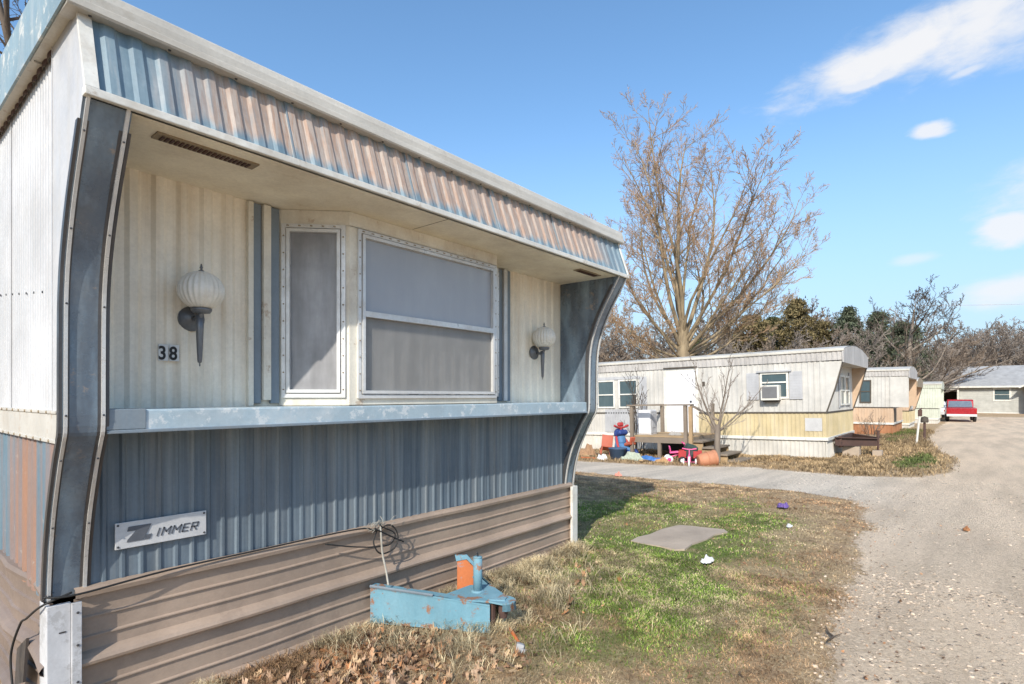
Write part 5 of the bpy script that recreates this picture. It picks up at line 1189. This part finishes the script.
# evergreens: a trunk and many small leaf clumps in ragged tiers
def evergreen(seed, H, Rb, cols, dens=1.0, shape=.75):
    rs=np.random.RandomState(seed); nC=int(150*dens)
    t=rs.rand(nC)**.8; rad=Rb*(1-t)**shape*(.55+.45*np.sin(t*9+seed)**2)+.12; a=rs.rand(nC)*6.283; q=np.sqrt(rs.uniform(.12,1,nC))
    C=np.stack([np.cos(a)*rad*q,np.sin(a)*rad*q,.10*H+t*H*.9],-1); cs=rs.uniform(.25,.62,nC)*(1-.5*t)*Rb/2.2; tone=rs.uniform(.45,1.45,nC)
    per=80; n=nC*per; ci=np.repeat(np.arange(nC),per)
    off=rs.normal(0,1,(n,3))*np.array([1,1,.6]); P=C[ci]+off*cs[ci][:,None]*.55
    A=rs.normal(0,1,(n,3))+np.array([0,0,.5]); A/=np.linalg.norm(A,axis=1)[:,None]; B=np.cross(A,rs.normal(0,1,(n,3))); B/=np.linalg.norm(B,axis=1)[:,None]
    s=rs.uniform(.05,.125,n)*Rb/2.4; V=np.stack([P-B*s[:,None]*.4,P+B*s[:,None]*.4,P+A*s[:,None]*1.5],1)
    c0=np.array(cols[0]); c1=np.array(cols[1]); m_=rs.rand(n,1); c=(c0*(1-m_)+c1*m_)*tone[ci][:,None]
    return V.reshape(-1,3), np.arange(n*3).reshape(n,3), np.repeat(c,3,0)
def evergreen_obj(name,label,px,dist,H,Rb,seed,cols,group=None,dens=1.0,shape=.75):
    x,y=bearing(px,dist); t=thing(name,label,'tree',(x,y,g(x,y)),(0,0,seed*.7),group)
    rr=random.Random(seed); m=MB(); m.tube([(0,0,-.4),(.05,0,H*.3),(0,.04,H*.65),(0,0,H*.97)],[Rb*.085,Rb*.065,Rb*.04,.02],8)
    for k in range(26):
        a=rr.random()*6.28; z=H*(.12+.8*k/26); L=Rb*(1-k/28)**.8*rr.uniform(.6,1.0); m.tube([(0,0,z),(math.cos(a)*L*.6,math.sin(a)*L*.6,z+L*.12),(math.cos(a)*L,math.sin(a)*L,z+L*.35)],[.05,.035,.012],4,False)
    m.build('trunk',W['barkdark'],t,True,local=True)
    V,F,C=evergreen(seed,H,Rb,cols,dens,shape); fastmesh('crown',V,F,W['foliage'],C,t); return t
olive=((.09,.08,.038),(.28,.215,.105)); dark=((.06,.073,.05),(.15,.17,.105)); green=((.05,.06,.025),(.13,.135,.06))
evergreen_obj('cedar_tree','broad brownish-olive cedar just right of the big bare tree trunk',752,44,8.35,3.05,3,olive,dens=1.5,shape=.5)
evergreen_obj('cedar_tree','tallest brownish-olive cedar showing above the air-conditioned window',796,46,9.86,3.29,4,olive,dens=1.6,shape=.55)
evergreen_obj('cedar_tree','low olive cedar filling the gap between the two olive cedars',774,49,8.82,2.93,5,green,dens=1.5,shape=.5)
evergreen_obj('cedar_tree','small olive cedar right of the tallest olive one',822,47,8.12,2.81,6,olive,dens=1.4,shape=.5)
evergreen_obj('fir_tree','dark blue-green fir with pointed top above the end of the yellow-banded home',848,45,9.00,2.93,7,dark,dens=1.5)
evergreen_obj('fir_tree','dark blue-green fir behind the cream and peach home',878,50,9.28,3.17,8,dark,dens=1.5,shape=.6)
evergreen_obj('fir_tree','dark evergreen at the foot of the pale-limbed tree',905,58,9.51,3.66,9,dark,dens=1.5,shape=.5)
evergreen_obj('cedar_tree','small dark cedar left of the big bare tree trunk',700,52,7.66,2.44,10,green,dens=1.2,shape=.5)
evergreen_obj('cedar_tree','rounded green cedar between big trunk and broad olive cedar',728,50,7.42,2.56,12,olive,dens=1.2,shape=.45)

# brush and thickets: a few grown prototypes, copied
def proto(seed,H,**kw): return generic_tree(seed,H,**kw)
pro=[]
for i,(sd,H,mt,mc) in enumerate(((41,12,'barkgrey','twiggrey'),(42,12,'barkgrey','twigbrown'),(43,12,'barkdark','twiggrey'))):
    mbs=proto(sd,H,kids=(0,11,8,6,4),trunk_r=.16,rmin=.022,frm=(.15,.15,.12,.1),lens=(0,.55,.5,.46,.42),levels=5,segs=(5,4,3,2,2))
    pro.append((mbs,mt,mc))
def plant_all(lst, group, label, name='bare_tree'):
    first={}
    for (px,dist,H,k,rz) in lst:
        x,y=bearing(px,dist); sc=H/12.0*1.42
        key=(k)
        if key not in first:
            mbs,mt,mc=pro[k]; o=tree_obj(name,label,(x,y,g(x,y)),mbs,W[mt],W[mc],group); first[key]=o
        else:
            o=copy_tree(first[key])
        o.location=(x,y,g(x,y)); o.rotation_euler=(0,0,rz); o.scale=(sc*1.15,sc*1.15,sc)
rq=random.Random(77); lst=[]
for i in range(34):
    px=918+ (i/34)*190+rq.uniform(-4,4); lst.append((px, rq.uniform(88,112), rq.uniform(8.6,10.4)*(1.0 if px>945 else .85), i%3, rq.random()*6.28))
for i in range(14): lst.append((rq.uniform(925,1090), rq.uniform(84,92), rq.uniform(6.5,8), i%3, rq.random()*6.28))
plant_all(lst,'bare trees of the thicket behind the pale house','leafless grey-brown tree in the thicket behind the pale house')
lst=[]
for i in range(26):
    px=560+i*7.4+rq.uniform(-4,4); lst.append((px, rq.uniform(42,62), rq.uniform(5.2,7.4), i%3, rq.random()*6.28))
plant_all(lst,'bare brush trees behind the porch home','low leafless brown tree in the brush line behind the porch home')
lst=[]
for i in range(20):
    px=745+i*10+rq.uniform(-4,4); lst.append((px, rq.uniform(60,76), rq.uniform(7.5,9.6), i%3, rq.random()*6.28))
plant_all(lst,'bare trees behind the evergreens','leafless tree standing among and behind the evergreens')
lst=[(742,40,5.0,0,1.1),(762,41,4.6,1,2.1),(786,41,5.0,2,.4),(812,41,4.8,0,3.0),(834,41,5.4,1,4.4),(858,42,5.2,2,5.2),(872,43,5.6,0,.9),(890,44,4.6,1,2.9),(918,48,4.8,2,1.9),(935,52,5.2,0,3.9)]
plant_all(lst,'thin bare trees in front of the evergreens','thin leafless tree standing in front of the evergreens')
lst=[(985,125,13,0,.3),(1004,130,14.5,1,1.4),(1022,122,13.6,2,2.2),(1040,128,14,0,4.1),(968,130,12,1,5.0)]
plant_all(lst,'taller grey bare trees at the right edge','taller grey bare tree rising behind the thicket at the right edge')
# brown dried bush by the cream home
lst=[(872,21.5,1.2,1,.4)]
rr=random.Random(61); mbs=(MB(),MB())
for k in range(9): branch(mbs,Vector((rr.gauss(0,.12),rr.gauss(0,.12),-.05)),Vector((rr.gauss(0,.4),rr.gauss(0,.4),1)),rr.uniform(.7,1.2),.014,1,PS_,rr)
x,y=27.9,3.25; tree_obj('bare_shrub','dry brown shrub growing against the peach band of the cream home',(x,y,g(x,y)),mbs,W['barkdark'],W['twigbrown'],cat='shrub')
# overhead wire
def sagwire(name,a,b,sag,r,label):
    a=Vector(a); b=Vector(b); pts=[a.lerp(b,i/24)-Vector((0,0,sag*4*(i/24)*(1-i/24))) for i in range(25)]; m=MB(); m.tube(pts,r,5); tag(m.build(name,W['greywood'],None),label,'power line')
a=bearing(905,60); b=bearing(1300,60)
sagwire('power_line',(a[0],a[1],11.3),(b[0],b[1],13.2),.5,.022,'thin power line crossing the sky at the right above the thicket')

# ================================================================== SKY, SUN, CAMERA
SUN = Vector((-4.56,-1.80,3.25)).normalized()
wd = bpy.data.worlds.new('World'); scene.world = wd; wd.use_nodes = True; nt_ = wd.node_tree; nt_.nodes.clear()
def wn_(t,**k):
    o=nt_.nodes.new(t)
    for a,b in k.items(): setattr(o,a,b)
    return o
L_ = nt_.links.new
out = wn_('ShaderNodeOutputWorld'); bg = wn_('ShaderNodeBackground'); L_(bg.outputs[0], out.inputs[0])
sky = wn_('ShaderNodeTexSky', sky_type='NISHITA'); sky.sun_disc=False
sky.sun_elevation = math.asin(SUN.z); sky.sun_rotation = math.atan2(SUN.x, SUN.y)
sky.air_density=1.0; sky.dust_density=1.0; sky.ozone_density=1.2; sky.altitude=100
SKY_STR=.15
bg.inputs[1].default_value = SKY_STR
tc = wn_('ShaderNodeTexCoord')
def wmath(op,a,b=0.0,clamp=False):
    o=wn_('ShaderNodeMath',operation=op,use_clamp=clamp)
    for s,v in ((o.inputs[0],a),(o.inputs[1],b)):
        if hasattr(v,'is_linked'): L_(v,s)
        else: s.default_value=v
    return o.outputs[0]
def wdot(v,vec):
    o=wn_('ShaderNodeVectorMath',operation='DOT_PRODUCT'); L_(v,o.inputs[0]); o.inputs[1].default_value=vec; return o.outputs['Value']
DIR=tc.outputs['Generated']
nz=wn_('ShaderNodeTexNoise'); mp=wn_('ShaderNodeMapping'); L_(DIR,mp.inputs[0]); mp.inputs['Scale'].default_value=(1,1,2.4); L_(mp.outputs[0],nz.inputs['Vector']); nz.inputs['Scale'].default_value=9; nz.inputs['Detail'].default_value=7; nz.inputs['Roughness'].default_value=.58
nzb=wn_('ShaderNodeTexNoise'); L_(mp.outputs[0],nzb.inputs['Vector']); nzb.inputs['Scale'].default_value=3.2; nzb.inputs['Detail'].default_value=3
total=None
nzc=wn_('ShaderNodeTexNoise'); L_(mp.outputs[0],nzc.inputs['Vector']); nzc.inputs['Scale'].default_value=26; nzc.inputs['Detail'].default_value=6; nzc.inputs['Roughness'].default_value=.65; nzc.inputs['Distortion'].default_value=.6
def cloud(px,py,ru,rv,rot,soft,gain,warp=1.1):
    """one cloud bank: a soft ellipse about a fixed sky direction, torn by noise"""
    global total
    k=(px-512)/560.; h=-(py-396)/560.
    C=Vector((FW[0]+RT[0]*k,FW[1]+RT[1]*k,h)).normalized(); Rv=C.cross(Vector((0,0,1))).normalized(); U=Rv.cross(C)
    c,s=math.cos(R(rot)),math.sin(R(rot)); A=Rv*c+U*s; B=U*c-Rv*s
    d=wmath('MAXIMUM',wdot(DIR,C),.001); u=wmath('DIVIDE',wmath('DIVIDE',wdot(DIR,A),d),ru); v=wmath('DIVIDE',wmath('DIVIDE',wdot(DIR,B),d),rv)
    v=wmath('ADD',v,wmath('MULTIPLY',wmath('SUBTRACT',nzb.outputs['Fac'],.5),1.0))
    r=wmath('SQRT',wmath('ADD',wmath('MULTIPLY',u,u),wmath('MULTIPLY',v,v)))
    e=wmath('ADD',wmath('SUBTRACT',1.0,r),wmath('ADD',wmath('MULTIPLY',wmath('SUBTRACT',nz.outputs['Fac'],.5),warp),wmath('MULTIPLY',wmath('SUBTRACT',nzc.outputs['Fac'],.5),.55)))
    mr=wn_('ShaderNodeMapRange',interpolation_type='SMOOTHSTEP'); L_(e,mr.inputs[0]); mr.inputs[1].default_value=0; mr.inputs[2].default_value=soft; mr.inputs[3].default_value=0; mr.inputs[4].default_value=gain
    front=wmath('GREATER_THAN',wdot(DIR,C),.1); q=wmath('MULTIPLY',mr.outputs[0],front)
    total = q if total is None else wmath('MAXIMUM',total,q)
cloud(888,54,.175,.048,9,.85,.95,1.3)
cloud(985,22,.12,.066,22,.9,.92,1.3)
cloud(868,80,.055,.015,7,.5,.8,1.0)
cloud(968,71,.030,.008,8,.8,.65,.8)
cloud(930,130,.032,.015,-8,.6,.85,1.1)
cloud(1008,228,.048,.028,5,.6,.85,1.2)
cloud(912,259,.035,.010,3,1.0,.45,1.0)
cloud(1010,290,.085,.030,3,.9,.8,1.1)
cloud(1120,150,.16,.05,14,.9,.85,1.2)
mix=wn_('ShaderNodeMix',data_type='RGBA'); L_(total,mix.inputs[0])
hsv=wn_('ShaderNodeHueSaturation'); L_(sky.outputs[0],hsv.inputs['Color']); hsv.inputs['Hue'].default_value=.497; hsv.inputs['Saturation'].default_value=1.10; hsv.inputs['Value'].default_value=1.5
# pale haze low over the horizon, clear azure above
sepd=wn_('ShaderNodeSeparateXYZ'); L_(DIR,sepd.inputs[0])
hzr=wn_('ShaderNodeMapRange',interpolation_type='SMOOTHSTEP'); L_(sepd.outputs[2],hzr.inputs[0]); hzr.inputs[1].default_value=-.02; hzr.inputs[2].default_value=.46; hzr.inputs[3].default_value=.85; hzr.inputs[4].default_value=0
az=wn_('ShaderNodeMix',data_type='RGBA',blend_type='MULTIPLY'); az.inputs[0].default_value=1; L_(hsv.outputs[0],az.inputs[6]); az.inputs[7].default_value=(.95,1.05,1.10,1)
hz=wn_('ShaderNodeMix',data_type='RGBA'); L_(hzr.outputs[0],hz.inputs[0]); L_(az.outputs[2],hz.inputs[6]); hz.inputs[7].default_value=(.47/SKY_STR,.62/SKY_STR,.82/SKY_STR,1)
L_(hz.outputs[2],mix.inputs[6]); cw_=.95/SKY_STR; mix.inputs[7].default_value=(cw_*.985,cw_*.985,cw_,1); L_(mix.outputs[2],bg.inputs[0])

sd = bpy.data.lights.new('sun','SUN'); sd.energy=5.0; sd.angle=R(.53); sd.color=(1,.94,.84)
so_ = bpy.data.objects.new('sun', sd); COL.objects.link(so_); so_.rotation_euler=(-SUN).to_track_quat('-Z','Y').to_euler(); so_.location=(-20,-6,15)
cam = bpy.data.cameras.new('camera'); co = bpy.data.objects.new('camera', cam); COL.objects.link(co)
cam.sensor_width=36; cam.lens=560/1024*36; cam.shift_y=(396-342)/1024; cam.clip_end=3000; cam.clip_start=.05
co.location=EYE; co.rotation_euler=(R(90),0,HEAD-R(90)); scene.camera=co
scene.view_settings.view_transform='Standard'; scene.view_settings.look='None'; scene.view_settings.exposure=0; scene.view_settings.gamma=1
scene.render.resolution_x=1024; scene.render.resolution_y=684
